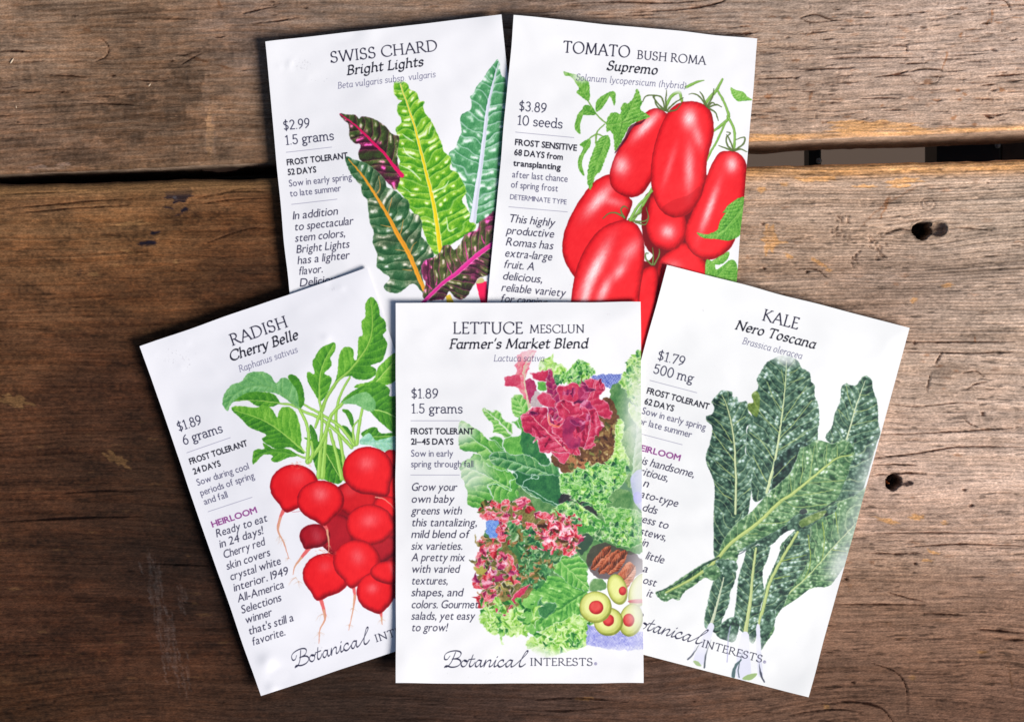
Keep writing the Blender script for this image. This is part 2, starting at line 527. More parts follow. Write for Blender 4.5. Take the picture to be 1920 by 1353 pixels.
G['e'] = (.54, [[(.08, x * .5), (.47, x * .56)] + arc(.28, x * .5, .2, x * .52, 10, 310, 18)], [])
G['g'] = (.6, [arc(.28, x * .5, .2, x * .5, 40, 330, 16), [(.49, x), (.48, -.1)] + arc(.28, -.14, .2, .18, -10, -165, 8)], [])
G['g2'] = (.6, [arc(.27, x * .68, .17, x * .32, 0, 360, 16), [(.16, x * .38), (.12, .1), (.3, .02), (.46, -.06)] + arc(.28, -.17, .2, .14, 40, -250, 12), [(.4, x * .9), (.56, x)]], [])
G['h'] = (.64, [[(.12, 1.05), (.12, 0)], [(.12, x * .6)] + arc(.31, x * .68, .18, x * .32, 150, 0, 8) + [(.5, .1), (.53, .01), (.6, .03)]], [(.08, 1.05, .05), (.12, 0, .08)])
G['i'] = (.3, [[(.13, x), (.13, .1), (.17, .01), (.25, .03)], [(.15, .9), (.155, .9)]], [(.08, x, .05)])
G['k'] = (.6, [[(.12, 1.05), (.12, 0)], [(.46, x), (.14, x * .45)], [(.2, x * .52), (.5, .0), (.58, .03)]], [(.08, 1.05, .05), (.46, x, .05)])
G['l'] = (.3, [[(.13, 1.05), (.13, .1), (.17, .01), (.25, .03)]], [(.08, 1.05, .05)])
G['m'] = (.96, [[(.12, x), (.12, 0)], [(.12, x * .6)] + arc(.3, x * .68, .16, x * .32, 150, 0, 8) + [(.46, 0)],
                [(.46, x * .6)] + arc(.63, x * .68, .16, x * .32, 150, 0, 8) + [(.79, .1), (.83, .01), (.9, .03)]], [(.08, x, .05), (.12, 0, .07), (.46, 0, .07)])
G['n'] = (.64, [[(.12, x), (.12, 0)], [(.12, x * .6)] + arc(.31, x * .68, .18, x * .32, 150, 0, 8) + [(.49, .1), (.53, .01), (.6, .03)]], [(.08, x, .05), (.12, 0, .08)])
G['o'] = (.58, [arc(.29, x * .5, .21, x * .52, 0, 360, 22)], [])
G['p'] = (.62, [[(.12, x), (.12, -.3)], arc(.31, x * .5, .21, x * .51, 150, -150, 16)], [(.08, x, .05), (.12, -.3, .09)])
G['r'] = (.44, [[(.12, x), (.12, 0)], [(.12, x * .55), (.2, x * .88), (.32, x), (.4, x * .9)]], [(.08, x, .05), (.12, 0, .09)])
G['s'] = (.48, [[(.4, x * .82)] + arc(.24, x * .76, .15, x * .25, 50, 230, 8) + [(.26, x * .5)] + arc(.23, x * .25, .17, x * .26, 50, -150, 10)], [])
G['t'] = (.42, [[(.16, x * 1.35), (.16, .15), (.2, .01), (.3, .01), (.36, .08)], [(.03, x), (.36, x)]], [])
G['u'] = (.64, [[(.12, x), (.12, .2)] + arc(.28, .18, .16, .18, 190, 300, 6) + [(.48, x * .4)], [(.49, x), (.48, .1), (.52, .01), (.6, .03)]], [(.07, x, .05), (.45, x, .04)])
G['v'] = (.54, [[(.06, x), (.27, 0), (.48, x)]], [(.05, x, .06), (.49, x, .06)])
G['y'] = (.56, [[(.06, x), (.28, 0)], [(.5, x), (.24, -.2), (.12, -.3), (.03, -.26)]], [(.05, x, .06), (.5, x, .06)])
G["'"] = (.24, [[(.14, 1.05), (.1, .8)]], [])
G['.'] = (.24, [[(.12, .02), (.125, .02)]], [])
G['('] = (.34, [arc(.38, .4, .26, .62, 125, 235, 8)], [])
G[')'] = (.34, [arc(-.04, .4, .26, .62, 55, -55, 8)], [])
G[' '] = (.3, [], [])
G['$'] = (.62, [arc(.31, .73, .2, .2, 40, 230, 9) + [(.33, .5)] + arc(.3, .26, .21, .22, 50, -140, 9), [(.31, 1.1), (.31, -.1)]], [])
G['0'] = (.66, [arc(.33, .5, .24, .52, 0, 360, 24)], [])
G['1'] = (.42, [[(.08, .86), (.23, 1), (.23, 0)]], [(.23, 0, .13)])
G['2'] = (.6, [arc(.29, .74, .2, .26, 160, -20, 10) + [(.1, .02), (.52, .02)]], [])
G['3'] = (.6, [arc(.28, .76, .18, .24, 150, -80, 9), arc(.28, .27, .22, .28, 90, -150, 10)], [])
G['5'] = (.6, [[(.48, 1), (.15, 1), (.13, .56)] + arc(.28, .31, .22, .31, 110, -150, 12)], [])
G['6'] = (.62, [[(.46, 1), (.24, .8), (.11, .45)] + arc(.31, .3, .21, .31, 170, 530, 20)], [])
G['7'] = (.56, [[(.07, .86), (.07, 1), (.5, 1), (.2, 0)]], [])
G['8'] = (.62, [arc(.31, .77, .17, .24, 0, 360, 18), arc(.31, .27, .22, .28, 0, 360, 18)], [])
G['9'] = (.62, [arc(.31, .7, .21, .31, 0, 360, 20), [(.52, .68), (.42, .25), (.16, 0)]], [])
x = None


def rotm(deg, a, b, shear=0.):
    t = math.radians(deg)
    R = np.array([[math.cos(t), -math.sin(t)], [math.sin(t), math.cos(t)]])
    return R @ np.diag([a, b])


# style: nib half-axes in capital heights, nib angle, slant, tracking, serif length, alternates
STY = {
    'title': dict(nib=(.068, .034), ang=25, slant=0, track=.05, ser=1., alt=0),
    'bolder': dict(nib=(.070, .034), ang=25, slant=0, track=.05, ser=1., alt=0),
    'name': dict(nib=(.100, .042), ang=38, slant=.2, track=.02, ser=.9, alt=0, it=1),
    'latin': dict(nib=(.042, .034), ang=20, slant=.13, track=.02, ser=.55, alt=0, it=1),
    'price': dict(nib=(.058, .050), ang=0, slant=0, track=.0, ser=1., alt=1),
}


def place(pts, o, ex, ey):
    p = np.asarray(pts, float)
    return o + p[:, :1] * ex + p[:, 1:] * ey


def letter(cv, style, text, a, b, cap, col=(40, 40, 70), alpha=.95):
    """stroke lettering on the line a-b (picture units), capital height cap"""
    st = STY[style]
    cv.crop(0, 0, 1)
    A, B = cv.P([a, b])
    keys = []
    for ch in text:
        k = ch + '2' if st['alt'] and ch + '2' in G and ch in 'ag' else ch
        keys.append(k)
    adv = sum(G[k][0] + st['track'] for k in keys) - st['track']
    L = np.linalg.norm(B - A)
    ux = (B - A) / L
    uy = np.array([ux[1], -ux[0]])
    capc = cap * KC
    sx = L / adv
    ex = ux * sx; ey = uy * capc + ux * capc * st['slant']
    # nib in canvas space: x right, y up
    pen = np.stack([ux, uy], 1) @ rotm(st['ang'], *st['nib']) * capc
    pos = 0.
    polys = []
    for k in keys:
        ad, strokes, ser = G[k]
        for q in strokes:
            p = place([(pos + px, py) for px, py in q], A, ex, ey)
            polys += sweep(p, 1., pen)
        for (sxx, sy, hw) in ser:
            if hw <= 0 or st['ser'] <= 0:
                continue
            hw2 = hw * st['ser']
            it = .06 if st.get('it') and sy > .1 else 0
            p = place([(pos + sxx - hw2, sy - it), (pos + sxx + hw2, sy)], A, ex, ey)
            polys += sweep(p, 1., pen * .72)
        pos += ad + st['track']
    cv.fillp(polys, col, alpha)


# the flowing company name, traced as pen strokes (units: crop pixels of the front packet)
SCRIPT = [
    ([(366, 1122), (350, 1142), (334, 1140), (336, 1115), (358, 1098), (396, 1090), (426, 1095), (434, 1110), (420, 1130), (396, 1138), (380, 1139)], 3.2),
    ([(396, 1138), (420, 1142), (432, 1156), (424, 1174), (402, 1186), (372, 1188), (348, 1180), (336, 1184), (334, 1190)], 3.6),
    ([(400, 1100), (388, 1130), (372, 1162), (352, 1184), (338, 1186)], 4.2),
    ([(452, 1146), (438, 1158), (434, 1174), (444, 1186), (460, 1180), (470, 1164), (466, 1150), (452, 1146), (462, 1154), (480, 1150)], 3.4),
    ([(506, 1116), (492, 1152), (484, 1176), (490, 1186), (506, 1176), (518, 1160)], 4.), ([(480, 1142), (518, 1139)], 2.6),
    ([(556, 1150), (540, 1146), (524, 1162), (520, 1180), (530, 1186), (546, 1170), (558, 1148), (550, 1176), (554, 1186), (568, 1178)], 3.6),
    ([(568, 1178), (584, 1146), (572, 1186), (586, 1160), (606, 1146), (614, 1152), (604, 1178), (608, 1186), (624, 1176)], 3.6),
    ([(624, 1176), (644, 1147), (634, 1178), (638, 1186), (652, 1178)], 3.8), ([(652, 1128), (654, 1127)], 4.6),
    ([(690, 1156), (690, 1147), (678, 1146), (662, 1158), (656, 1174), (666, 1187), (684, 1182), (704, 1166)], 3.9),
    ([(744, 1150), (728, 1146), (710, 1162), (704, 1180), (714, 1187), (732, 1170), (746, 1148), (736, 1176), (740, 1187), (758, 1178)], 3.7),
    ([(758, 1178), (800, 1140), (834, 1104), (838, 1092), (828, 1094), (806, 1128), (788, 1166), (788, 1184), (802, 1184), (822, 1170)], 4.),
]


def script(cv, a, b, col=(38, 38, 62)):
    cv.crop(0, 0, 1)
    A, B = cv.P([a, b])
    ux = (B - A) / np.linalg.norm(B - A)
    uy = np.array([ux[1], -ux[0]])
    k = np.linalg.norm(B - A) / (845 - 330)
    pen = np.stack([ux, uy], 1) @ rotm(55, 1.35, .42)
    polys = []
    for pts, w in SCRIPT:
        p = np.array(pts, float)
        if len(p) > 2:
            p = catmull(p, 5, False)
        p = A + (p[:, :1] - 330) * k * ux + (1186 - p[:, 1:]) * k * uy
        polys += sweep(p, 2.6 * w * k * .38, pen)
    cv.fillp(polys, col, .97)


SANS = {}


def sans_setup():
    """outlines of the program's own built-in typeface, three weights"""
    chars = sorted(set("".join(t[1] for L in TEXTS.values() for t in L if t[0] in ('bold', 'light', 'ital', 'caps', 'heir'))))
    for wt, off in (('bold', .021), ('light', -.001)):
        for ch in chars:
            if ch == ' ':
                SANS[wt, ch] = (.27, []); continue
            cu = bpy.data.curves.new('glyph', 'FONT')
            cu.body = ch; cu.offset = min(off, 0.); cu.resolution_u = 3; cu.size = 1.
            ob = bpy.data.objects.new('glyph', cu)
            bpy.context.scene.collection.objects.link(ob)
            bpy.context.view_layer.update()
            me = ob.to_mesh()
            v = np.array([q.co[:2] for q in me.vertices])
            me.calc_loop_triangles()
            tr = [ccw(v[list(t.vertices)]) for t in me.loop_triangles]
            if wt == 'bold':                              # fatten along the outline
                cnt = {}
                for t in me.loop_triangles:
                    q = list(t.vertices)
                    for i in range(3):
                        e = (min(q[i], q[i - 1]), max(q[i], q[i - 1])); cnt[e] = cnt.get(e, 0) + 1
                for e, n in cnt.items():
                    if n == 1:
                        tr += sweep(v[list(e)], off)
            ob.to_mesh_clear()
            bpy.data.objects.remove(ob); bpy.data.curves.remove(cu)
            SANS[wt, ch] = (v[:, 0].min(), v[:, 0].max(), tr)
    v = np.concatenate(SANS['bold', 'H' if ('bold', 'H') in SANS else 'D'][2])
    SANS['cap'] = v[:, 1].max()


def sans(cv, kind, text, a, b, cap, col, alpha=.95):
    wt = 'bold' if kind == 'bold' else 'light'
    slant = .2 if kind == 'ital' else 0.
    cv.crop(0, 0, 1)
    A, B = cv.P([a, b])
    ux = (B - A) / np.linalg.norm(B - A); uy = np.array([ux[1], -ux[0]])
    gap = {'bold': .088, 'light': .07, 'ital': .065, 'caps': .06}[kind]
    pos = 0; items = []
    for ch in text:
        g = SANS[wt, ch]
        if ch == ' ':
            pos += .24; continue
        items.append((pos - g[0], g[2])); pos += g[1] - g[0] + gap
    adv = pos - gap
    sc = cap * KC / SANS['cap']
    ex = ux * np.linalg.norm(B - A) / adv; ey = uy * sc + ux * sc * slant
    polys = [ccw(place(t + (o, 0), A, ex, ey)) for o, tr in items for t in tr]
    if polys:
        cv.fillp(polys, col, alpha)
INK = (48, 46, 74); INKB = (12, 12, 26); GREY = (84, 82, 116); PURP = (128, 42, 122)
TEXTS = {
    'chard': [('title', 'SWISS CHARD', (620, 118), (821, 95), 20), ('name', 'Bright Lights', (650, 140.7), (794, 123.6), 17),
              ('latin', 'Beta vulgaris subsp. vulgaris', (633, 166.4), (817, 144.5), 11.5), ('price', '$2.99', (531, 244.3), (582, 238.8), 17),
              ('price', '1.5 grams', (535, 272), (627, 261.9), 17), ('rule', '', (536.5, 286), (622, 276), 0),
              ('bold', 'FROST TOLERANT', (538.6, 310.4), (652, 297), 11.5), ('bold', '52 DAYS', (540.3, 328.7), (593, 323.2), 11.5),
              ('light', 'Sow in early spring', (542.3, 350.4), (660, 337.3), 13), ('light', 'to late summer', (544, 369.2), (639.6, 358.4), 13),
              ('rule', '', (546.6, 383.5), (632, 373.5), 0), ('ital', 'In addition', (549, 412), (633, 402.4), 15.5),
              ('ital', 'to spectacular', (552, 432.8), (662, 420.7), 15.5), ('ital', 'stem colors,', (553.4, 453.9), (647, 443.9), 15.5),
              ('ital', 'Bright Lights', (556, 475), (654.7, 464.2), 15.5), ('ital', 'has a lighter', (558, 495.6), (655, 484.8), 15.5),
              ('ital', 'flavor.', (560, 515.7), (605, 510.7), 15.5), ('ital', 'Delicious', (562, 537.6), (637, 529.2), 15.5)],
    'tomato': [('title', 'TOMATO', (1055, 98), (1181, 108), 21), ('title', 'BUSH ROMA', (1194, 110.2), (1323, 121.6), 15.5),
               ('name', 'Supremo', (1137, 131), (1232, 140), 17), ('latin', 'Solanum lycopersicum (hybrid)', (1079.3, 150.5), (1286.4, 166.7), 12),
               ('price', '$3.89', (971.8, 207), (1025, 211.5), 17), ('price', '10 seeds', (969.2, 233.6), (1055, 240.9), 17),
               ('rule', '', (966.6, 248), (1076, 258.3), 0), ('bold', 'FROST SENSITIVE', (965.5, 272), (1081, 283), 11.5),
               ('bold', '68 DAYS from', (964, 291), (1054.6, 300), 11.5), ('bold', 'transplanting', (962, 311), (1050.7, 319), 11.5),
               ('light', 'after last chance', (960, 332.8), (1064, 341.5), 13), ('light', 'of spring frost', (957.7, 351.8), (1045.7, 359.4), 13),
               ('caps', 'DETERMINATE TYPE', (956, 373.4), (1062, 383.5), 9.5), ('rule', '', (953.6, 387.8), (1063.9, 397.5), 0),
               ('ital', 'This highly', (952.8, 416.2), (1039, 424.9), 15.5), ('ital', 'productive', (949.3, 438.5), (1037.6, 445.8), 15.5),
               ('ital', 'Romas has', (948.2, 460), (1036, 467.7), 15.5), ('ital', 'extra-large', (946, 481), (1034, 488.6), 15.5),
               ('ital', 'fruit. A', (944, 502), (1000.8, 507), 15.5), ('ital', 'delicious,', (942, 523.8), (1016, 530.5), 15.5),
               ('ital', 'reliable variety', (939.8, 545.4), (1059, 556.3), 15.5), ('ital', 'for canning', (938, 566), (1024, 574), 15.5)],
    'radish': [('title', 'RADISH', (435, 647.8), (541, 611.7), 21), ('name', 'Cherry Belle', (432, 676.8), (560, 634.5), 18),
               ('latin', 'Raphanus sativus', (449, 697.5), (559, 659.6), 12), ('price', '$1.89', (334, 808.3), (380, 793.5), 17),
               ('price', '6 grams', (344, 833.5), (419, 809), 17), ('rule', '', (350, 848.2), (432, 819.9), 0),
               ('bold', 'FROST TOLERANT', (357, 870), (464.7, 835), 11.5), ('bold', '24 DAYS', (364, 888.7), (414.4, 873), 11.5),
               ('light', 'Sow during cool', (371, 910), (467.6, 878.6), 13), ('light', 'periods of spring', (377.5, 929.2), (478, 896), 13),
               ('light', 'and fall', (384, 946), (427.7, 931.8), 13), ('rule', '', (390, 958.8), (472.8, 931.5), 0),
               ('heir', 'HEIRLOOM', (399, 988), (482.3, 960), 11.5), ('ital', 'Ready to eat', (406.7, 1007), (501.4, 976.6), 15.5),
               ('ital', 'in 24 days!', (413, 1027), (494, 1000), 15.5), ('ital', 'Cherry red', (420.4, 1046.8), (497, 1021), 15.5),
               ('ital', 'skin covers', (426, 1068), (507, 1041), 15.5), ('ital', 'crystal white', (433, 1088), (527, 1057), 15.5),
               ('ital', 'interior. 1949', (439.4, 1108.7), (541, 1076), 15.5), ('ital', 'All-America', (446.4, 1129), (533, 1101), 15.5),
               ('ital', 'Selections', (453.7, 1150), (528, 1125.5), 15.5), ('ital', 'winner', (461, 1169), (510.5, 1153), 15.5),
               ('ital', "that's still a", (467.4, 1189.8), (551, 1163), 15.5), ('ital', 'favorite.', (474.4, 1209.8), (535.4, 1190), 15.5),
               ('script', '', (552, 1250), (701, 1202), 0), ('bolder', 'INTERESTS', (705, 1203), (817, 1168), 13.5)],
    'lettuce': [('title', 'LETTUCE', (849, 625), (980, 625), 21), ('title', 'MESCLUN', (993, 624), (1096, 623.5), 15),
                ('name', "Farmer's Market Blend", (841.5, 653), (1102, 652), 17.5), ('latin', 'Lactuca sativa', (925, 677), (1020.5, 677), 12),
                ('price', '$1.89', (770, 745.8), (822.5, 745.8), 17), ('price', '1.5 grams', (770.8, 774), (868, 774), 17),
                ('rule', '', (770, 788.4), (861.5, 788.4), 0), ('bold', 'FROST TOLERANT', (770.3, 813.5), (888.3, 813.5), 11.5),
                ('bold', '21–45 DAYS', (770.8, 833), (850, 833), 11.5), ('light', 'Sow in early', (770.8, 855.6), (849.5, 855.6), 13),
                ('light', 'spring through fall', (770.8, 875.4), (887.5, 875.4), 13), ('rule', '', (770, 890), (861.5, 890), 0)]
    + [('ital', t, (771, y), (e, y), 15.5) for t, y, e in zip(
        ["Grow your", "own baby", "greens with", "this tantalizing,", "mild blend of", "six varieties.", "A pretty mix", "with varied",
         "textures,", "shapes, and", "colors. Gourmet", "salads, yet easy", "to grow!"],
        [919.7, 942, 963.8, 986, 1007.9, 1030, 1051.3, 1073, 1095, 1117, 1139.5, 1161, 1182.6],
        [856, 850.6, 865, 893.9, 879, 866.6, 870.5, 860.5, 839, 867, 896, 889.4, 838])]
    + [('script', '', (832.4, 1249), (992, 1249), 0), ('bolder', 'INTERESTS', (993.5, 1246.8), (1111.5, 1246.8), 13.5), ('reg', '', (1116.7, 1243.3), (1, 0), 3)],
    'kale': [('title', 'KALE', (1428.5, 599.7), (1495, 617), 21), ('name', 'Nero Toscana', (1377, 616), (1527, 653.2), 17),
             ('latin', 'Brassica oleracea', (1390.6, 643.6), (1502.7, 672.7), 12), ('price', '$1.79', (1231, 673), (1283, 686), 17),
             ('price', '500 mg', (1223.5, 698.5), (1299, 717.5), 17), ('rule', '', (1218.5, 712.7), (1306.7, 736), 0),
             ('bold', 'FROST TOLERANT', (1212.4, 737), (1328, 767.3), 11.5), ('bold', '62 DAYS', (1207.9, 756.7), (1262, 771), 11.5),
             ('light', 'Sow in early spring', (1203, 775), (1322, 806.5), 13), ('light', 'or late summer', (1196, 794), (1295.8, 820.5), 13),
             ('rule', '', (1194, 811), (1279.4, 833.3), 0), ('heir', 'HEIRLOOM', (1189, 841.3), (1274, 863.6), 11.5),
             ('ital', 'This handsome,', (1180, 863.5), (1300, 895), 15.5), ('ital', 'nutritious,', (1172, 881.5), (1251, 902.5), 15.5),
             ('ital', 'n', (1205, 911), (1214, 913.4), 15.5), ('ital', 'ato-type', (1199, 931.5), (1269, 950), 15.5),
             ('ital', 'dds', (1203, 956.5), (1230, 963.6), 15.5), ('ital', 'ness to', (1193, 976), (1251, 991.4), 15.5),
             ('ital', 'stews,', (1199, 1001), (1247, 1013.7), 15.5), ('ital', 'in', (1202, 1022), (1213, 1025), 15.5),
             ('ital', 'little', (1209.7, 1047), (1243, 1056), 15.5), ('ital', 'a', (1204, 1071), (1213, 1073), 15.5),
             ('ital', 'ost', (1204, 1092.5), (1228, 1099), 15.5), ('ital', 'it', (1211.5, 1117), (1221, 1119.4), 15.5),
             ('script', '', (1168, 1169), (1322, 1209.5), 0), ('bolder', 'INTERESTS', (1314.5, 1211), (1428, 1241.5), 13.5), ('reg', '', (1433.5, 1240), (1, 0), 3)],
}
def set_type(cv, name):
    for kind, t, a, b, cap in TEXTS[name]:
        cv.crop(0, 0, 1)
        if kind == 'rule':
            cv.stroke([a, b], [.8], (105, 102, 135), .85)
        elif kind == 'script':
            script(cv, a, b)
        elif kind == 'reg':
            o = cv.P([a])[0]
            cv.fillp(sweep(np.array(arc(o[0], o[1], 3.6, 3.6, 0, 360)), .6), (70, 60, 120), .8)
            cv.fillp(sweep(np.array([(o[0] - 1, o[1] + 2), (o[0] - 1, o[1] - 2), (o[0] + 1.4, o[1] - 1.2), (o[0] - .6, o[1]), (o[0] + 1.6, o[1] + 2)]), .4), (70, 60, 120), .8)
        elif kind in STY:
            col = {'title': (22, 20, 42), 'bolder': (26, 26, 48), 'name': (12, 12, 26), 'latin': (70, 68, 104), 'price': (28, 28, 54)}[kind]
            letter(cv, kind, t, a, b, cap, col)
        elif kind == 'heir':
            sans(cv, 'bold', t, a, b, cap, PURP, .88)
        else:
            sans(cv, kind, t, a, b, cap, {'bold': INKB, 'light': (66, 64, 94), 'ital': (38, 36, 60), 'caps': (72, 70, 102)}[kind])
# ---------------------------------------------------------------- the printed plant drawings
def sh(pts, dy):
    return [(x, y + dy) for x, y in pts]


def art_chard(c):
    c.crop(480, 0, 3.979)
    D = 1114
    # pale stemmed leaf behind on the right
    c.leaf([(1808, 445), (1765, 490), (1710, 560), (1690, 600), (1650, 640), (1630, 690), (1600, 720), (1610, 770), (1600, 820), (1540, 850), (1525, 900),
            (1535, 980), (1510, 1040), (1490, 1100), (1440, 1150), (1470, 1250), (1520, 1330), (1560, 1440), (1590, 1574), (1600, 1640), (1640, 1670), (1700, 1640),
            (1780, 1620), (1800, 1500), (1820, 1350), (1850, 1200), (1870, 1000), (1880, 800), (1870, 700), (1862, 590), (1830, 560)],
           [(30, 88, 54), (52, 126, 76), (88, 158, 104), (156, 202, 168), (230, 238, 234)],
           rib=[(1808, 470), (1770, 620), (1730, 800), (1705, 1000), (1675, 1250), (1645, 1450), (1618, 1660)], rw=(1, 5, 7, 9, 12), rc=(226, 228, 244),
           vs=21, va=.5, vc=(215, 230, 232), vw=1.2, va2=.6, puck=1., ruff=(1.6, 18), seed=3, glint=.6,  side=-.05, k=1.7, edge=.5, low=1.)
    # bright leaf, yellow rib
    c.leaf([(1060, 600), (1030, 620), (1028, 690), (1060, 740), (1090, 750), (1055, 790), (1060, 850), (1085, 890), (1075, 930), (1040, 960), (1055, 1020),
            (1035, 1080), (1050, 1150), (1075, 1200), (1060, 1260), (1080, 1310), (1050, 1360), (1050, 1414), (1100, 1464), (1130, 1534), (1180, 1594), (1230, 1674),
            (1260, 1754), (1300, 1854), (1350, 1904), (1400, 1884), (1450, 1830), (1540, 1770), (1610, 1730), (1640, 1690), (1625, 1660), (1590, 1654), (1595, 1594), (1535, 1494), (1570, 1434),
            (1550, 1374), (1500, 1284), (1448, 1264), (1455, 1180), (1400, 1130), (1390, 1080), (1365, 1030), (1335, 960), (1300, 890), (1265, 850), (1245, 800),
            (1255, 760), (1220, 750), (1195, 690), (1150, 670), (1130, 630), (1090, 605)],
           [(20, 88, 20), (48, 132, 24), (104, 172, 36), (166, 208, 70), (232, 244, 200)],
           rib=[(1075, 630), (1110, 730), (1150, 840), (1190, 970), (1225, 1110), (1260, 1250), (1310, 1450), (1345, 1640), (1370, 1830), (1382, 1890)],
           rw=(1, 2, 4, 5, 7, 9), rc=(246, 218, 30), ribedge=(228, 236, 226), vs=17, va=.45, vc=(196, 226, 140), vw=1., va2=.5, ruff=(1.2, 14), seed=5, glint=.6,  k=1.7,
           edge=.3, low=.7, rim=(190, 220, 140), rimw=.8)
    for q in ([(1100, 1100), (1130, 1150), (1190, 1190)], [(1090, 1000), (1130, 1030), (1180, 1060)], [(1070, 1230), (1140, 1260), (1200, 1310), (1230, 1350)],
              [(1290, 1000), (1300, 950), (1310, 920)], [(1420, 1620), (1440, 1720), (1500, 1700)], [(1310, 1430), (1400, 1400), (1440, 1350)], [(1090, 1390), (1160, 1440)]):
        c.stroke(q, (1, 3.5, 1), (232, 244, 214), .75)
    # dark red leaf, magenta rib
    c.leaf([(622, 848), (680, 855), (740, 858), (765, 885), (800, 868), (870, 885), (920, 910), (970, 950), (1015, 1000), (1068, 1020), (1060, 1100),
            (1055, 1200), (1080, 1290), (1070, 1350), (1040, 1420), (1000, 1380), (960, 1340), (890, 1304), (830, 1234), (775, 1190), (765, 1140), (780, 1080), (740, 1070), (700, 1030), (695, 980), (690, 930), (650, 890)],
           [(30, 16, 30), (48, 34, 34), (58, 80, 38), (104, 118, 62), (216, 206, 186)],
           rib=[(625, 850), (720, 920), (800, 990), (880, 1070), (960, 1150), (1020, 1230), (1090, 1310)], rw=(1.5, 4, 5, 8), rc=(232, 22, 100),
           vs=19, va=.9, vc=(150, 60, 100), vw=.8, va2=.5, ruff=(1.2, 12), seed=8, glint=.6,  k=1.9, edge=.3, low=.9, rim=(150, 130, 140), rimw=.7, tint=((120, 30, 80), .8))
    # dark green leaf, orange rib
    c.leaf(sh([(668, 55), (740, 80), (800, 95), (860, 130), (920, 180), (965, 230), (975, 280), (1040, 310), (1100, 360), (1145, 400), (1150, 470), (1210, 490),
               (1240, 560), (1230, 640), (1280, 700), (1330, 790), (1290, 830), (1240, 870), (1240, 950), (1270, 1090), (1225, 1050), (1180, 1000), (1130, 1020), (1060, 1072),
               (980, 1060), (955, 1020), (1000, 960), (950, 920), (900, 870), (905, 790), (870, 690), (880, 620), (850, 550), (840, 470), (830, 380), (790, 330), (780, 270),
               (720, 200), (680, 120)], D),
           [(18, 48, 32), (28, 78, 42), (58, 106, 66), (120, 150, 112), (222, 232, 222)],
           rib=sh([(690, 75), (790, 190), (890, 340), (980, 490), (1060, 640), (1140, 780), (1200, 920), (1272, 1090)], D), rw=(1, 4, 5, 8, 8, 6), rc=(246, 166, 44),
           ribedge=(150, 130, 60), vs=20, va=.6, vc=(120, 146, 96), vw=.8, va2=.45, ruff=(1.3, 13), seed=12, glint=.6,  k=1.8, edge=.4, rim=(130, 160, 130), rimw=.8, low=1., tint=((70, 60, 50), .35))
    for q in ([(985, 480), (1000, 420), (1015, 360)], [(1070, 640), (1085, 600), (1100, 520)], [(890, 340), (925, 290), (915, 200)], [(1000, 580), (930, 565)], [(1150, 770), (1170, 720), (1200, 690)], [(1110, 760), (1040, 745)], [(1160, 905), (1090, 895)]):
        c.stroke(sh(q, D), (2.2, 1), (226, 160, 80), .8)
    # stems at the bottom, and the low magenta leaf
    c.poly(sh([(1640, 990), (1722, 985), (1735, 1160), (1680, 1160)], D), (238, 24, 84), smooth=False)
    c.poly(sh([(1642, 1000), (1660, 965), (1690, 960), (1700, 990)], D), (196, 190, 130))
    c.poly(sh([(1415, 1090), (1450, 1080), (1490, 1180), (1430, 1180)], D), (232, 196, 60), smooth=False)
    c.leaf(sh([(1790, 480), (1720, 510), (1670, 540), (1650, 600), (1600, 615), (1550, 650), (1530, 700), (1480, 750), (1450, 718), (1400, 720), (1370, 770), (1320, 810),
               (1260, 825), (1232, 880), (1240, 940), (1265, 1010), (1240, 1090), (1290, 1130), (1350, 1120), (1400, 1120), (1440, 1060), (1480, 1100), (1530, 1120), (1580, 1090), (1600, 1050), (1640, 990),
               (1660, 960), (1740, 930), (1800, 860)], D),
           [(28, 16, 28), (46, 30, 36), (64, 82, 38), (120, 120, 70), (216, 206, 186)],
           rib=sh([(1790, 690), (1650, 790), (1500, 920), (1380, 1010), (1240, 1150)], D), rw=(8, 8, 7, 6, 6), rc=(226, 48, 150), ribedge=(240, 160, 205),
           vs=15, va=.7, vc=(200, 60, 140), vw=.8, va2=.5, ruff=(1.6, 12), seed=15, glint=.6,  k=2., edge=.4, low=.9, rim=(150, 140, 150), rimw=.8, side=.1, tint=((120, 34, 84), .8))
    for q in ([(1580, 830), (1565, 740), (1560, 690)], [(1460, 930), (1425, 850)], [(1700, 700), (1680, 640)], [(1310, 1040), (1270, 1000)], [(1345, 1010), (1350, 960)]):
        c.stroke(sh(q, D), (3, 1), (228, 70, 160), .85)
    c.fade(1075, 598, 60, 26, .8)
    c.fade(1890, 560, 36, 240, .4)


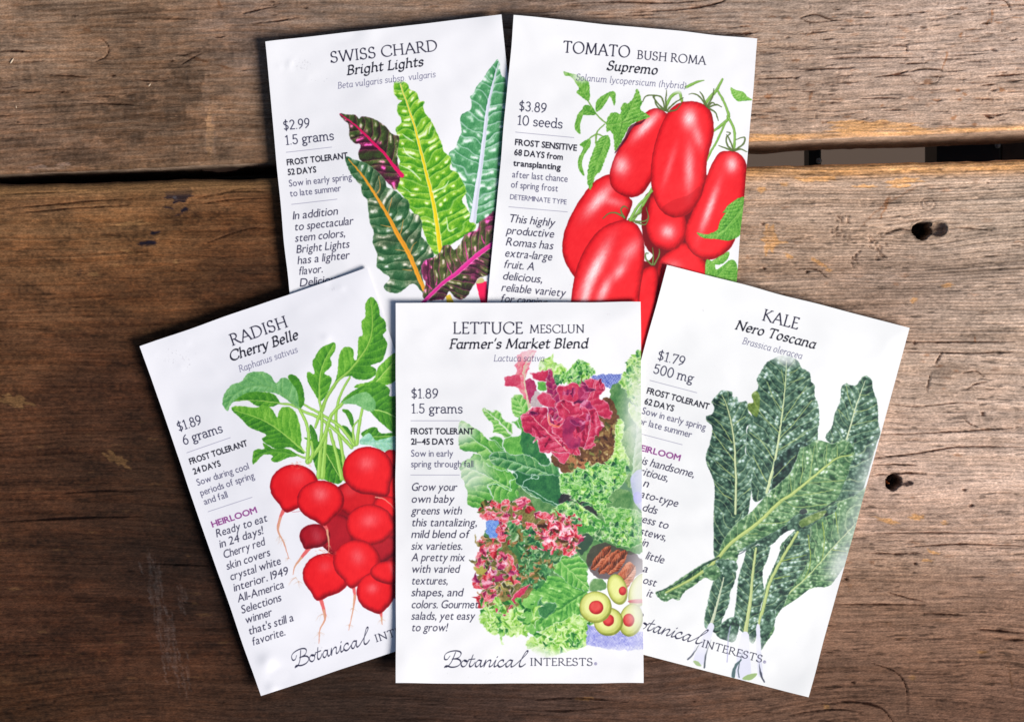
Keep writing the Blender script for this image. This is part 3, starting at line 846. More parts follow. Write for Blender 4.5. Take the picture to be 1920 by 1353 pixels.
def art_tomato(c):
    LG = [(38, 96, 30), (72, 142, 46), (112, 176, 66), (160, 205, 110), (206, 228, 160)]
    st = (126, 172, 74)
    c.crop(940, 0, 3.84)
    for q, w in (([(1592, 572), (1550, 650), (1500, 705), (1462, 760)], (3, 5, 5, 5)), ([(1555, 650), (1600, 730), (1637, 840), (1580, 905), (1525, 945)], (3, 4, 5, 3)),
                 ([(1630, 840), (1672, 920), (1680, 1000), (1672, 1085)], (4, 4, 5)), ([(1615, 880), (1560, 1000), (1500, 1110), (1470, 1170)], (3, 3, 4)),
                 ([(1180, 790), (1220, 700), (1280, 665), (1300, 730)], (4, 5, 5, 4)), ([(1330, 630), (1400, 595), (1460, 580)], (5, 4, 1)),
                 ([(620, 720), (690, 830), (760, 890)], (1.5, 2)), ([(745, 895), (690, 950), (680, 1030)], (1.2, 2.5)), ([(600, 1030), (680, 970), (740, 985)], (1, 2, 1.5))):
        c.stroke(q, w, st, .95, shade=(86, 128, 50))
    L = dict(cols=LG, vs=7, va=1., vc=(170, 212, 120), vw=.5, va2=.4, puck=.5, rw=(.5, 1), rc=(150, 196, 96), ruff=(.8, 6), k=2.2, edge=.2, fine=.2, pencil=.2)
    c.leaf([(450, 515), (500, 530), (560, 545), (625, 590), (635, 650), (632, 728), (580, 700), (540, 665), (560, 640), (530, 590), (500, 552), (460, 545)], rib=[(460, 525), (550, 600), (630, 725)], seed=1, **L)
    c.leaf([(680, 800), (685, 730), (730, 690), (782, 668), (765, 720), (740, 760), (705, 795)], rib=[(782, 668), (682, 800)], seed=2, **L)
    c.leaf([(770, 668), (822, 668), (815, 762), (797, 720)], rib=[(818, 760), (780, 668)], seed=3, **L)
    c.leaf([(682, 825), (640, 830), (585, 825), (582, 790), (600, 758), (640, 765), (672, 795)], rib=[(590, 800), (682, 825)], seed=4, bias=-.15, **L)
    c.leaf([(590, 790), (560, 810), (535, 870), (532, 930), (570, 965), (566, 900), (585, 840)], rib=[(568, 960), (550, 880), (590, 790)], seed=5, **L)
    c.leaf([(1650, 630), (1690, 650), (1740, 662), (1770, 700), (1803, 722), (1740, 728), (1700, 730), (1665, 690)], rib=[(1650, 630), (1800, 722)], seed=6, bias=.1, **L)
    c.leaf([(635, 1000), (640, 1050), (600, 1110), (580, 1180), (597, 1265), (560, 1225), (552, 1150), (590, 1070), (565, 1040)], rib=[(595, 1260), (570, 1150), (635, 1000)], seed=7, **L)
    red = [(130, 6, 18), (196, 14, 26), (238, 28, 38), (248, 44, 50), (252, 92, 92)]
    c.crop(0, 0, 1)
    F = dict(cols=red, edge=13, ring=(150, 18, 26))
    c.poly([(1180, 500), (1215, 490), (1240, 470), (1325, 480), (1335, 560), (1300, 740), (1170, 740)], (120, 8, 20))
    c.poly([(1205, 380), (1240, 350), (1330, 330), (1345, 430), (1290, 480), (1215, 470)], (120, 8, 20))
    c.fruit([(1258, 470), (1236, 490), (1228, 540), (1218, 600), (1205, 680), (1280, 720), (1330, 600), (1330, 520), (1315, 480), (1285, 455)], hl=[(1262, 497, 16, 10, 0, .35)], seed=7, **F)
    c.fruit([(1215, 500), (1198, 515), (1188, 545), (1175, 600), (1180, 660), (1215, 660), (1228, 600), (1236, 540), (1232, 505)], hl=[], seed=8, **F)
    c.stroke([(1228, 345), (1205, 385), (1185, 415)], (5, 4, 5), st, shade=(86, 128, 50))
    c.fruit([(1145, 327), (1110, 345), (1075, 395), (1057, 440), (1056, 480), (1072, 512), (1085, 520), (1120, 500), (1160, 440), (1185, 385), (1180, 370), (1165, 345)],
            hl=[(1122, 375, 11, 34, 35, .85), (1150, 378, 22, 8, 10, .4)], **F)
    c.fruit([(1225, 365), (1214, 400), (1212, 430), (1222, 455), (1245, 468), (1270, 465), (1286, 440), (1284, 405), (1262, 375)], hl=[(1252, 434, 13, 13, 0, .75)], **F)
    c.fruit([(1365, 283), (1345, 290), (1325, 330), (1303, 385), (1285, 430), (1288, 460), (1308, 482), (1340, 485), (1372, 462), (1387, 420), (1397, 360), (1399, 310), (1385, 288)],
            hl=[(1372, 308, 11, 15, 0, .8), (1330, 390, 7, 46, 15, .75)], **F)
    c.fruit([(1228, 203), (1203, 218), (1172, 260), (1150, 300), (1143, 335), (1153, 358), (1180, 370), (1205, 362), (1226, 330), (1250, 285), (1262, 240), (1250, 213)],
            hl=[(1212, 235, 9, 32, 38, .9), (1165, 310, 14, 17, 0, .75)], **F)
    c.fruit([(1292, 190), (1268, 196), (1248, 218), (1230, 262), (1221, 310), (1222, 352), (1234, 388), (1258, 407), (1287, 403), (1310, 378), (1323, 340), (1326, 300), (1338, 250), (1334, 212), (1317, 195)],
            hl=[(1292, 222, 13, 18, 0, .9), (1308, 255, 9, 22, -20, .5), (1292, 315, 9, 42, -4, .6), (1255, 310, 6, 36, 12, .3)], **F)
    c.poly([(1262, 375), (1290, 366), (1312, 350), (1308, 380), (1285, 402), (1258, 406), (1240, 392)], (150, 10, 20), .3)
    c.fruit([(1165, 413), (1125, 430), (1095, 470), (1078, 515), (1070, 580), (1072, 640), (1185, 640), (1200, 545), (1208, 490), (1206, 445), (1190, 418)],
            hl=[(1115, 505, 11, 52, 22, .95), (1098, 555, 8, 40, 12, .8), (1181, 470, 12, 26, 35, .5), (1162, 508, 9, 18, 30, .65), (1132, 545, 9, 28, 20, .75)], **F)
    c.crop(940, 0, 3.84)
    c.poly([(1060, 838), (1010, 872), (930, 905), (888, 990), (820, 1090), (830, 1096), (905, 1000), (945, 920), (1010, 890)], (70, 8, 30), .8)
    c.leaf([(980, 640), (1012, 740), (1000, 790), (1070, 840), (1010, 866), (930, 900), (880, 990), (820, 1085), (812, 1000), (800, 960), (785, 940), (758, 945), (762, 860), (800, 812), (860, 820), (862, 770), (892, 738),
            (910, 750), (955, 700)], rib=[(980, 640), (930, 780), (870, 880), (760, 900)], seed=9, **dict(L, vs=10, ruff=(2., 9)))
    c.stroke([(1060, 840), (960, 850), (870, 885)], (.6, 1.4), (64, 116, 40), .8)
    c.stroke([(820, 1080), (850, 980), (870, 885)], (.6, 1.4), (64, 116, 40), .8)
    c.leaf([(775, 985), (782, 1050), (745, 1150), (715, 1230), (680, 1260), (662, 1310), (640, 1365), (620, 1300), (628, 1200), (650, 1120), (690, 1020), (740, 978)], rib=[(640, 1350), (700, 1150), (765, 985)], seed=10, **dict(L, ruff=(1.8, 8)))
    # calyx curls
    ck = (92, 112, 52)
    for q in ([(1180, 795), (1130, 750), (1095, 700), (1110, 690)], [(1180, 795), (1150, 700), (1050, 690), (1015, 735)], [(1190, 800), (1185, 720), (1190, 650)], [(1190, 800), (1250, 740), (1310, 705)],
              [(1200, 805), (1260, 790), (1300, 740)], [(1175, 795), (1120, 765), (1100, 690)], [(1480, 770), (1430, 700), (1380, 675), (1350, 680)], [(1480, 770), (1450, 690), (1430, 660)], [(1480, 770), (1520, 700), (1530, 640)],
              [(1490, 775), (1550, 755), (1585, 772)], [(1490, 780), (1540, 810), (1562, 870)], [(1490, 765), (1520, 740), (1545, 760)],
              [(1670, 1085), (1630, 1050), (1620, 990), (1650, 960), (1625, 950)], [(1672, 1080), (1640, 1000), (1620, 970)], [(1680, 1080), (1740, 1040), (1750, 990), (1690, 1005)], [(1680, 1085), (1720, 1075), (1768, 1095)], [(1660, 1085), (1610, 1065), (1565, 1050)]):
        c.stroke(q, (2.4, 2, .7), ck, .9, shade=(60, 78, 40))
    c.crop(900, 280, 3.692)
    for q in ([(1000, 470), (940, 440), (890, 445), (850, 480)], [(1000, 475), (975, 420), (1000, 395), (1025, 410)], [(1060, 495), (1110, 500), (1165, 480), (1150, 400)], [(1030, 485), (1110, 440), (1120, 395)], [(1080, 505), (1140, 520), (1170, 480)],
              [(1190, 800), (1150, 760), (1148, 720), (1165, 720)], [(1195, 800), (1200, 740), (1195, 680)], [(1205, 800), (1240, 730), (1240, 690)]):
        c.stroke(q, (3, 2, .8), (110, 128, 62), .9, shade=(66, 84, 44))
    c.stroke([(1040, 490), (1090, 400), (1190, 290)], (5, 4, 4), st, shade=(86, 128, 50))
    c.leaf([(1500, 575), (1560, 590), (1640, 560), (1660, 500), (1700, 440), (1678, 438), (1740, 370), (1830, 340), (1820, 560), (1740, 628), (1640, 622), (1540, 612)], rib=[(1505, 578), (1640, 590), (1760, 480), (1830, 380)], seed=20, **dict(L, vs=9, bias=-.05))
    c.leaf([(1565, 765), (1620, 790), (1640, 832), (1735, 765), (1775, 800), (1780, 940), (1640, 920), (1565, 900)], rib=[(1735, 775), (1660, 860), (1600, 920)], seed=21, **L)
    c.leaf([(1600, 782), (1660, 740), (1725, 708), (1710, 765), (1650, 798)], rib=[(1725, 708), (1600, 785)], seed=22, **L)
    c.crop(940, 0, 3.84)
    c.fade(560, 560, 75, 40, .7, 10); c.fade(450, 520, 30, 25, .3); c.fade(1290, 650, 120, 30, .7)


def radish(c, cx, cy, rx, ry, cols, ang=90, tip=.25, hl=(), tail=None, ring=(150, 10, 30), edge=11, tw=.16):
    """ang: direction (deg, picture axes, 90 = down) of the tap root"""
    p = []
    for t in (0, 7, 14, 22, 32, 45, 60, 80, 100, 122, 145, 168, 192, 215, 238, 260, 280, 300, 315, 328, 338, 346, 353):
        a = math.radians(t)
        u = math.cos(a); v = math.sin(a)
        k = 1 + tip * math.exp(-((min(t, 360 - t) / 15.) ** 2)) + .03 * max(u, 0) ** 2
        p.append((u * k, v * k))
    A = math.radians(ang)
    P = [(cx + (x * math.cos(A) - y * math.sin(A)) * rx, cy + (x * math.sin(A) + y * math.cos(A)) * ry) for x, y in p]
    if tail:
        c.stroke(tail, (8, 5, 2.2, 1), (226, 96, 96), .95)
        c.stroke(tail[1:], (4, 3, 1.6, .8), (214, 168, 130), .9)
    c.fruit(P, cols, hl=hl, edge=edge, ring=ring, off=(2, 6))


def art_radish(c):
    LG = [(24, 78, 28), (52, 120, 36), (88, 158, 44), (134, 192, 70), (196, 224, 140)]
    LB = [(48, 110, 56), (84, 150, 84), (122, 182, 112), (160, 208, 150), (206, 232, 196)]
    TE = [(70, 140, 110), (110, 176, 146), (150, 206, 180), (190, 226, 208), (220, 240, 230)]
    c.crop(400, 540, 3.758)
    L = dict(vs=15, va=.9, vc=(150, 205, 90), vw=.55, va2=.45, puck=.55, ruff=(1., 8), k=1.8, edge=.2, fine=.14, pencil=.12, low=.5)
    c.leaf([(1290, 460), (1200, 520), (1160, 565), (1120, 650), (1010, 680), (1005, 702), (1120, 690), (1230, 680), (1290, 630)], LG, rib=[(1285, 500), (1200, 600), (1130, 680)], rw=(1, 2), seed=1, bias=.1, **L)
    c.leaf([(640, 1050), (690, 1100), (700, 1200), (760, 1330), (900, 1370), (930, 1200), (870, 1120), (800, 1100)], LG, rib=[(900, 1350), (760, 1100)], rw=(1, 2), seed=2, bias=-.12, **L)
    c.leaf([(1040, 1030), (1100, 985), (1150, 982), (1180, 1022), (1300, 1020), (1300, 1070), (1150, 1080)], LG, rib=[(1290, 1040), (1050, 1050)], rw=(1, 1), seed=3, bias=-.12, **L)
    c.leaf([(1030, 1095), (1060, 1040), (1100, 1020), (1142, 1070), (1200, 1060), (1300, 1045), (1300, 1130), (1210, 1150), (1120, 1110)], TE, rib=[(1290, 1090), (1040, 1080)], rw=(.5, 1), rc=(150, 206, 180), seed=4, **L)
    c.leaf([(905, 855), (950, 860), (982, 900), (988, 985), (970, 965), (940, 895)], LG, seed=5, bias=-.1, **L)
    c.leaf([(905, 970), (940, 975), (975, 1020), (990, 1065), (945, 1020)], LG, seed=6, bias=-.15, **L)
    c.leaf([(680, 960), (722, 1010), (738, 1100), (712, 1130), (690, 1060)], LG, seed=7, bias=-.15, **L)
    stm = (150, 196, 84)
    for q, w in (([(960, 630), (900, 740), (870, 850), (866, 950), (900, 1100), (932, 1350)], (3, 4, 5, 6)), ([(640, 820), (780, 900), (900, 980), (995, 1105)], (3, 5, 6)),
                 ([(460, 810), (560, 825), (640, 870), (750, 915), (860, 1000), (975, 1120)], (2.5, 4, 5, 6)), ([(1050, 850), (1030, 950), (1010, 1100)], (4, 6)),
                 ([(1020, 930), (985, 980), (990, 1080)], (2, 4)), ([(605, 850), (650, 940), (672, 1040), (662, 1220)], (4, 5, 7)),
                 ([(870, 660), (800, 770), (745, 900), (720, 980)], (4, 5, 5, 4)), ([(745, 780), (765, 900), (757, 1100), (742, 1330)], (3, 5, 8)),
                 ([(820, 1000), (862, 1150), (905, 1340)], (5, 6, 8)), ([(800, 960), (785, 1130), (770, 1330)], (4, 6, 9)),
                 ([(910, 810), (830, 900), (790, 1020), (740, 1130), (665, 1225)], (5, 6, 6, 7)), ([(690, 1080), (700, 1160), (680, 1220)], (4, 6)), ([(570, 1165), (640, 1195)], (2, 3))):
        c.stroke(q, w, stm, 1., shade=(84, 136, 40))
    c.leaf([(900, 805), (960, 740), (1030, 700), (1100, 670), (1170, 665), (1240, 710), (1240, 760), (1300, 785), (1300, 1020), (1200, 962), (1120, 885), (1080, 830), (1000, 760)], LG, rib=[(1290, 910), (1200, 870), (1100, 850)], rw=(2, 2.5), rc=(180, 220, 120), seed=8, bias=-.1, **L)
    c.leaf([(908, 812), (960, 770), (1040, 735), (1090, 738), (1142, 800), (1132, 862), (1080, 862), (1000, 818)], LB, seed=9, **dict(L, ruff=(1.2, 10)))
    c.leaf([(1105, 65), (1140, 85), (1168, 140), (1178, 200), (1212, 235), (1217, 300), (1195, 335), (1227, 390), (1210, 460), (1190, 510), (1145, 530), (1108, 545), (1145, 570), (1140, 610), (1080, 645), (1010, 640), (970, 620), (915, 628), (862, 665), (876, 590), (885, 480),
            (915, 422), (960, 415), (988, 440), (990, 500), (1012, 500), (1020, 410), (1025, 345), (1052, 330), (1045, 240), (1072, 200), (1072, 120)], LG,
           rib=[(1108, 80), (1120, 180), (1118, 300), (1090, 400), (1040, 480), (960, 580), (870, 660), (800, 770), (768, 860)], rw=(1, 2, 3.5, 5), rc=(158, 204, 90), ribedge=(90, 144, 46), seed=10, side=.18, **L)
    c.leaf([(855, 385), (857, 440), (825, 490), (832, 545), (782, 602), (832, 632), (812, 720), (770, 787), (742, 782), (700, 720), (664, 650), (665, 590), (715, 605), (697, 530), (718, 485), (750, 430), (800, 400)], LG,
           rib=[(850, 395), (780, 520), (750, 640), (745, 790)], rw=(1, 3), rc=(158, 204, 90), seed=11, **L)
    c.leaf([(150, 790), (230, 735), (330, 730), (420, 745), (465, 795), (455, 818), (400, 836), (330, 832), (290, 822), (240, 790), (170, 797)], LG, seed=12, bias=-.08, rib=[(160, 790), (300, 790), (460, 808)], rw=(.5, 1.5), **L)
    c.leaf([(65, 800), (78, 745), (130, 680), (195, 660), (245, 600), (340, 588), (400, 612), (442, 668), (488, 630), (550, 655), (602, 740), (612, 845), (560, 820), (500, 772), (440, 742), (340, 728), (235, 738), (165, 780), (122, 820), (100, 865), (70, 825)], LB,
           rib=[(90, 850), (150, 750), (280, 690), (430, 710), (600, 835)], rw=(.5, 1.6), rc=(120, 178, 100), seed=13, bias=-.04, **L)
    c.leaf([(525, 620), (570, 612), (620, 670), (642, 760), (637, 815), (608, 842), (592, 730), (550, 665)], LG, seed=14, bias=-.12, **L)
    c.leaf([(128, 850), (180, 830), (300, 842), (350, 823), (410, 850), (450, 912), (462, 870), (490, 838), (545, 842), (582, 880), (608, 960), (622, 1060), (615, 1100), (642, 1162), (600, 1155), (540, 1120), (450, 1132), (380, 1100), (345, 1062), (372, 1030), (260, 982), (200, 922)], LG,
           rib=[(150, 860), (350, 930), (500, 1030), (645, 1155)], rw=(1, 2, 3), rc=(166, 210, 96), seed=15, side=-.22, **L)
    c.leaf([(275, 1232), (280, 1160), (310, 1135), (358, 1132), (352, 1088), (420, 1130), (500, 1128), (560, 1150), (592, 1180), (530, 1192), (440, 1226), (408, 1205), (420, 1180), (360, 1170), (320, 1202), (290, 1236)], LG,
           rib=[(285, 1200), (400, 1150), (600, 1180)], rw=(1, 2), rc=(110, 170, 70), seed=16, bias=-.04, **L)
    c.crop(480, 800, 2.943)
    R = [(112, 4, 18), (172, 10, 24), (222, 20, 30), (238, 32, 38), (248, 76, 70)]
    RD = [(84, 4, 18), (124, 8, 24), (160, 14, 30), (184, 24, 38), (210, 48, 52)]
    RM = [(96, 4, 16), (148, 10, 22), (196, 18, 28), (216, 30, 36), (234, 60, 56)]
    c.poly([(430, 350), (560, 300), (700, 330), (790, 250), (800, 900), (700, 900), (560, 860), (470, 720), (370, 640), (400, 520)], (140, 8, 24))
    radish(c, 745, 180, 50, 55, RM); radish(c, 450, 590, 100, 110, RD); radish(c, 700, 660, 90, 70, RD); radish(c, 770, 350, 60, 80, R)
    radish(c, 325, 600, 85, 66, RD, 120, hl=[(335, 600, 26, 40, 0, .16)], tail=[(295, 665), (250, 720), (215, 770), (203, 815)])
    radish(c, 560, 392, 115, 105, RM, 60, hl=[(520, 350, 40, 30, 0, .12)])
    radish(c, 720, 440, 75, 60, R, 60)
    radish(c, 212, 325, 135, 118, R, 105, hl=[(230, 280, 50, 45, 0, .16)], tail=[(160, 440), (135, 500), (122, 570), (150, 630), (182, 725)])
    c.stroke([(200, 470), (260, 462), (275, 455)], (1, 1), (170, 20, 40), .5)
    radish(c, 357, 405, 130, 110, R, 82, hl=[(355, 370, 42, 42, 0, .34)], tail=[(372, 530), (392, 570), (402, 640), (400, 700)])
    radish(c, 618, 240, 140, 131, R, 55, tip=.3, hl=[(610, 200, 46, 42, 0, .3)])
    c.stroke([(660, 385), (710, 400), (750, 435), (768, 465)], (2.5, 1.8, 1.2), (232, 150, 130), .9)
    radish(c, 628, 540, 131, 114, R, 10, tip=.1, hl=[(625, 515, 50, 38, 0, .28)])
    radish(c, 390, 812, 132, 116, R, 108, tip=.28, hl=[(380, 770, 36, 30, 0, .16)], tail=[(352, 935), (375, 1010), (380, 1060), (352, 1120), (347, 1195)])
    radish(c, 555, 738, 130, 116, R, 100, tip=.3, hl=[(560, 715, 36, 44, 0, .26)], tail=[(533, 865), (545, 930), (535, 1010), (512, 1120)])
    radish(c, 660, 908, 105, 108, R, 80, tip=.12, hl=[(640, 890, 30, 26, 0, .3)], tail=[(684, 1000), (692, 1050), (696, 1090)])
    radish(c, 742, 800, 112, 62, R, 90, tip=.1, hl=[(750, 790, 12, 50, 0, .2)])
    for (x, y) in ((235, 210), (380, 692)):                     # crowns, scaly and tan
        for i in range(26):
            a = c.rs.uniform(0, 6.28); r = c.rs.uniform(0, 1) ** .5
            px, py = x + math.cos(a) * r * 62, y + math.sin(a) * r * 20
            c.stroke([(px, py), (px + c.rs.uniform(6, 16), py + c.rs.uniform(-2, 6))], (.9,), (222, 120, 84), .55)
    for (x, y, s) in ((150, 620, 1), (180, 720, .6), (220, 830, 1.2), (235, 850, 1), (400, 650, .8), (365, 1030, 1.1), (350, 1130, 1), (530, 1000, .9), (515, 1090, .7), (694, 1060, .8), (130, 600, 1)):
        for i in range(7):
            dx = c.rs.uniform(-34, 34) * s; dy = c.rs.uniform(5, 40) * s
            c.stroke([(x, y), (x + dx * .5 + c.rs.uniform(-5, 5), y + dy * .4), (x + dx, y + dy)], (.9, .5, .3), (206, 160, 132), .55)


def kale_mids(c, pts, ws, col=(196, 210, 128)):
    for q in pts:
        c.stroke(q, ws, (30, 62, 46), .35)
        c.stroke(q, np.array(ws) * .8, col, .9)


def art_kale(c):
    KD = [(20, 40, 40), (46, 76, 64), (80, 114, 92), (134, 166, 144), (216, 232, 232)]
    KX = [(14, 26, 32), (24, 44, 44), (40, 66, 58), (76, 106, 92), (170, 196, 196)]
    KL = [(36, 70, 50), (68, 108, 72), (104, 146, 98), (156, 188, 142), (222, 236, 222)]
    L = dict(blis=.9, bs=8., rim=(168, 190, 176), rimw=.7, vs=17, va=.9, vc=(186, 206, 150), vw=.8, va2=.7, puck=.55, ruff=(1.1, 8), k=2., edge=.25, fine=.16, pencil=.06, low=.3, light=(-.3, -.8))
    c.crop(1200, 640, 4.)

    def q(pts):
        return [(x * 1.2121, 1040 + y * 1.2121) for x, y in pts]
    # far right leaf
    c.leaf([(1690, 255), (1738, 290), (1745, 350), (1780, 460), (1785, 520), (1785, 600), (1802, 680), (1770, 780), (1720, 960), (1680, 1090), (1620, 1200), (1500, 1300), (1420, 1260), (1480, 1150), (1540, 1000), (1570, 900), (1590, 820),
            (1540, 745), (1480, 755), (1430, 762), (1392, 730), (1400, 690), (1440, 640), (1455, 560), (1480, 500), (1505, 430), (1510, 345), (1548, 312), (1570, 325), (1620, 330), (1650, 290)], KD,
           rib=[(1690, 290), (1655, 390), (1610, 520), (1580, 630), (1545, 745)], rw=(1, 2, 2.6, 3.4), rc=(222, 232, 190), seed=1, **L)
    kale_mids(c, [[(1545, 330), (1570, 440), (1605, 520)], [(1600, 530), (1700, 510), (1775, 470)], [(1585, 630), (1700, 600), (1780, 590)], [(1490, 510), (1560, 590)], [(1650, 400), (1720, 400)]], (1.5, 1))
    # lower right leaf mass
    c.leaf(q([(870, 400), (960, 310), (1060, 260), (1120, 230), (1200, 150), (1330, 90), (1420, 40), (1330, 300), (1290, 480), (1222, 592), (1165, 655), (1060, 668), (960, 740), (872, 800), (832, 870), (830, 930), (782, 1000), (740, 1050), (715, 900), (760, 760), (780, 640), (835, 520), (872, 450)]), KL,
           rib=q([(1340, 260), (1200, 410), (1060, 570), (930, 690), (780, 830), (725, 960)]), rw=(1.5, 2, 3, 4), rc=(200, 216, 150), seed=2, bias=-.1, **L)
    c.leaf(q([(985, 290), (1060, 290), (1050, 400), (1040, 500), (980, 600), (920, 700), (870, 800), (790, 850), (745, 860), (770, 700), (835, 520), (875, 420), (930, 340)]), KD,
           rib=q([(975, 320), (870, 500), (800, 640), (765, 780), (725, 920)]), rw=(4.5, 5, 5, 6), rc=(196, 212, 136), seed=3, ribedge=(90, 120, 60), **L)
    c.leaf(q([(760, 830), (830, 800), (835, 880), (800, 950), (760, 1030), (735, 1060), (740, 930)]), KD, seed=31, **L)
    kale_mids(c, [q([(1130, 260), (1140, 380), (1125, 500)]), q([(1040, 340), (1055, 500), (1020, 610)]), q([(1210, 200), (1225, 330)]), q([(870, 500), (950, 480), (1030, 460)]), q([(830, 610), (930, 590)]), q([(1190, 430), (1280, 440)])], (2.4, 1.2), (160, 180, 74))
    # centre lower leaf and left lower leaf with their pale stems
    c.leaf(q([(665, 420), (740, 400), (805, 405), (790, 480), (760, 560), (762, 640), (772, 700), (742, 800), (722, 940), (700, 1010), (640, 950), (600, 900), (582, 850), (600, 700), (608, 600), (642, 500)]), KD,
           rib=q([(718, 420), (695, 600), (682, 750), (655, 930), (640, 1160)]), rw=(3, 4.5, 6, 12), rc=(204, 216, 150), seed=4, ribedge=(110, 140, 70), **L)
    c.leaf(q([(510, 880), (580, 843), (615, 870), (600, 960), (570, 1000), (470, 955)]), KD, seed=5, **L)
    c.leaf(q([(490, 565), (592, 565), (580, 640), (555, 700), (552, 760), (512, 850), (490, 940), (440, 930), (396, 890), (420, 750), (448, 635)]), KD,
           rib=q([(518, 600), (490, 720), (450, 860), (405, 1010), (375, 1120)]), rw=(2, 4, 8, 12), rc=(214, 222, 190), seed=6, **L)
    pale = (226, 226, 240)
    c.stroke(q([(440, 900), (400, 1010), (365, 1110)]), (12, 18, 22), pale)
    c.stroke(q([(650, 960), (640, 1060), (640, 1190)]), (16, 24, 30), pale)
    c.stroke(q([(730, 900), (735, 1040), (745, 1200)]), (7, 9, 9), pale)
    c.stroke(q([(560, 900), (545, 980), (540, 1120)]), (2, 3, 3), (170, 168, 205), .7)
    c.stroke(q([(295, 1106), (330, 1070), (375, 1000)]), (3, 3, .6), (70, 76, 92), .85)
    c.stroke(q([(396, 1156), (408, 1080), (440, 985)]), (3.5, 3, .6), (62, 72, 82), .85)
    c.stroke(q([(575, 1208), (590, 1150), (625, 1110)]), (7, 6, 3), (60, 88, 90), .85)
    c.stroke(q([(612, 1215), (608, 1160), (636, 1060)]), (2, 2, .6), (60, 78, 84), .8)
    c.stroke(q([(768, 1246), (748, 1200), (738, 1130)]), (3, 4, .6), (58, 62, 78), .9)
    c.stroke(q([(352, 1010), (330, 1060)]), (1, 1), (190, 190, 220), .7)
    c.poly(q([(630, 1225), (670, 1200), (725, 1192), (700, 1225), (665, 1235)]), (150, 180, 110), .9)
    c.poly(q([(330, 1115), (360, 1120), (380, 1145), (345, 1140)]), (150, 180, 110), .8)
    # centre back leaf
    c.leaf([(1050, 108), (1110, 108), (1180, 140), (1215, 200), (1270, 230), (1285, 300), (1310, 330), (1310, 400), (1335, 470), (1347, 560), (1335, 660), (1330, 740), (1275, 800), (1200, 790), (1180, 880), (1120, 990), (1040, 1065), (980, 1110),
            (930, 1170), (860, 1200), (832, 1100), (830, 900), (798, 850), (800, 700), (812, 640), (845, 600), (838, 540), (803, 500), (810, 470), (850, 460), (838, 400), (870, 372), (888, 340), (878, 280), (910, 220), (948, 160), (1000, 130)], KD,
           rib=[(1098, 150), (1092, 300), (1072, 500), (1045, 700), (1010, 900), (950, 1130)], rw=(1.2, 2.2, 3.6, 5.5), rc=(218, 230, 176), seed=7, bias=.04, **L)
    c.leaf([(1020, 880), (1180, 760), (1260, 770), (1180, 880), (1120, 990), (1040, 1065), (985, 1110), (1000, 1000)], KX, seed=71, **L)
    kale_mids(c, [[(1060, 210), (1075, 290), (1090, 350)], [(955, 300), (1000, 420), (1065, 520)], [(850, 420), (900, 530), (1050, 690)], [(820, 680), (920, 760), (1005, 890)], [(845, 850), (900, 960), (950, 1050)],
                  [(1250, 330), (1150, 480), (1075, 590)], [(1120, 310), (1230, 270)], [(1290, 440), (1150, 620), (1050, 720)], [(1240, 690), (1130, 760), (1040, 810)], [(1170, 850), (1080, 940), (1000, 1020)], [(1180, 210), (1120, 240)]], (1.2, 1.8))
    c.poly([(838, 395), (880, 372), (900, 440), (880, 560), (840, 540), (805, 505), (812, 465), (850, 455)], (128, 150, 40), .55)
    # left leaf
    c.leaf([(640, 368), (688, 378), (692, 412), (730, 420), (742, 455), (800, 452), (812, 530), (852, 570), (845, 612), (800, 640), (800, 740), (790, 830), (832, 880), (836, 1000), (830, 1150), (810, 1290), (760, 1420), (727, 1600), (600, 1650),
            (556, 1600), (552, 1480), (552, 1282), (560, 1100), (538, 1000), (503, 930), (493, 860), (508, 810), (530, 740), (542, 640), (500, 592), (496, 560), (540, 545), (556, 490), (538, 450), (570, 408), (605, 372)], KD,
           rib=[(615, 400), (650, 480), (690, 640), (708, 780), (714, 900), (720, 1050), (715, 1290)], rw=(1, 2.2, 3.4, 4), rc=(220, 230, 180), seed=8, side=-.16, ribedge=(70, 96, 50), **L)
    kale_mids(c, [[(560, 580), (620, 640), (690, 760)], [(540, 670), (620, 780), (705, 890)], [(575, 900), (640, 960), (710, 1020)], [(560, 1060), (620, 1140), (690, 1180)], [(590, 450), (640, 480)], [(700, 620), (790, 560)], [(780, 1140), (830, 1100)]], (1.2, 1.8))
    # front diagonal leaf
    c.leaf([(1600, 785), (1612, 870), (1582, 905), (1560, 1000), (1510, 1110), (1480, 1180), (1400, 1260), (1290, 1290), (1176, 1330), (1091, 1380), (970, 1452), (850, 1510), (751, 1570), (727, 1640), (660, 1700), (606, 1740), (485, 1770), (400, 1830), (330, 1880),
            (291, 1937), (240, 1925), (182, 1950), (115, 1882), (180, 1860), (242, 1816), (340, 1750), (461, 1670), (570, 1610), (630, 1476), (727, 1355), (840, 1270), (930, 1170), (1000, 1100), (1080, 1030), (1130, 980), (1150, 930), (1180, 870),
            (1200, 795), (1260, 780), (1290, 750), (1340, 738), (1400, 755), (1450, 765), (1500, 735), (1560, 745)], KL,
           rib=[(1590, 850), (1480, 872), (1390, 940), (1280, 1030), (1130, 1150), (1054, 1198), (873, 1367), (679, 1513), (545, 1665), (400, 1770), (194, 1880)], rw=(1.2, 2.8, 4, 5.5, 6, 6, 5, 3), rc=(196, 212, 130), ribedge=(110, 142, 66), seed=9, bias=-.03, **L)
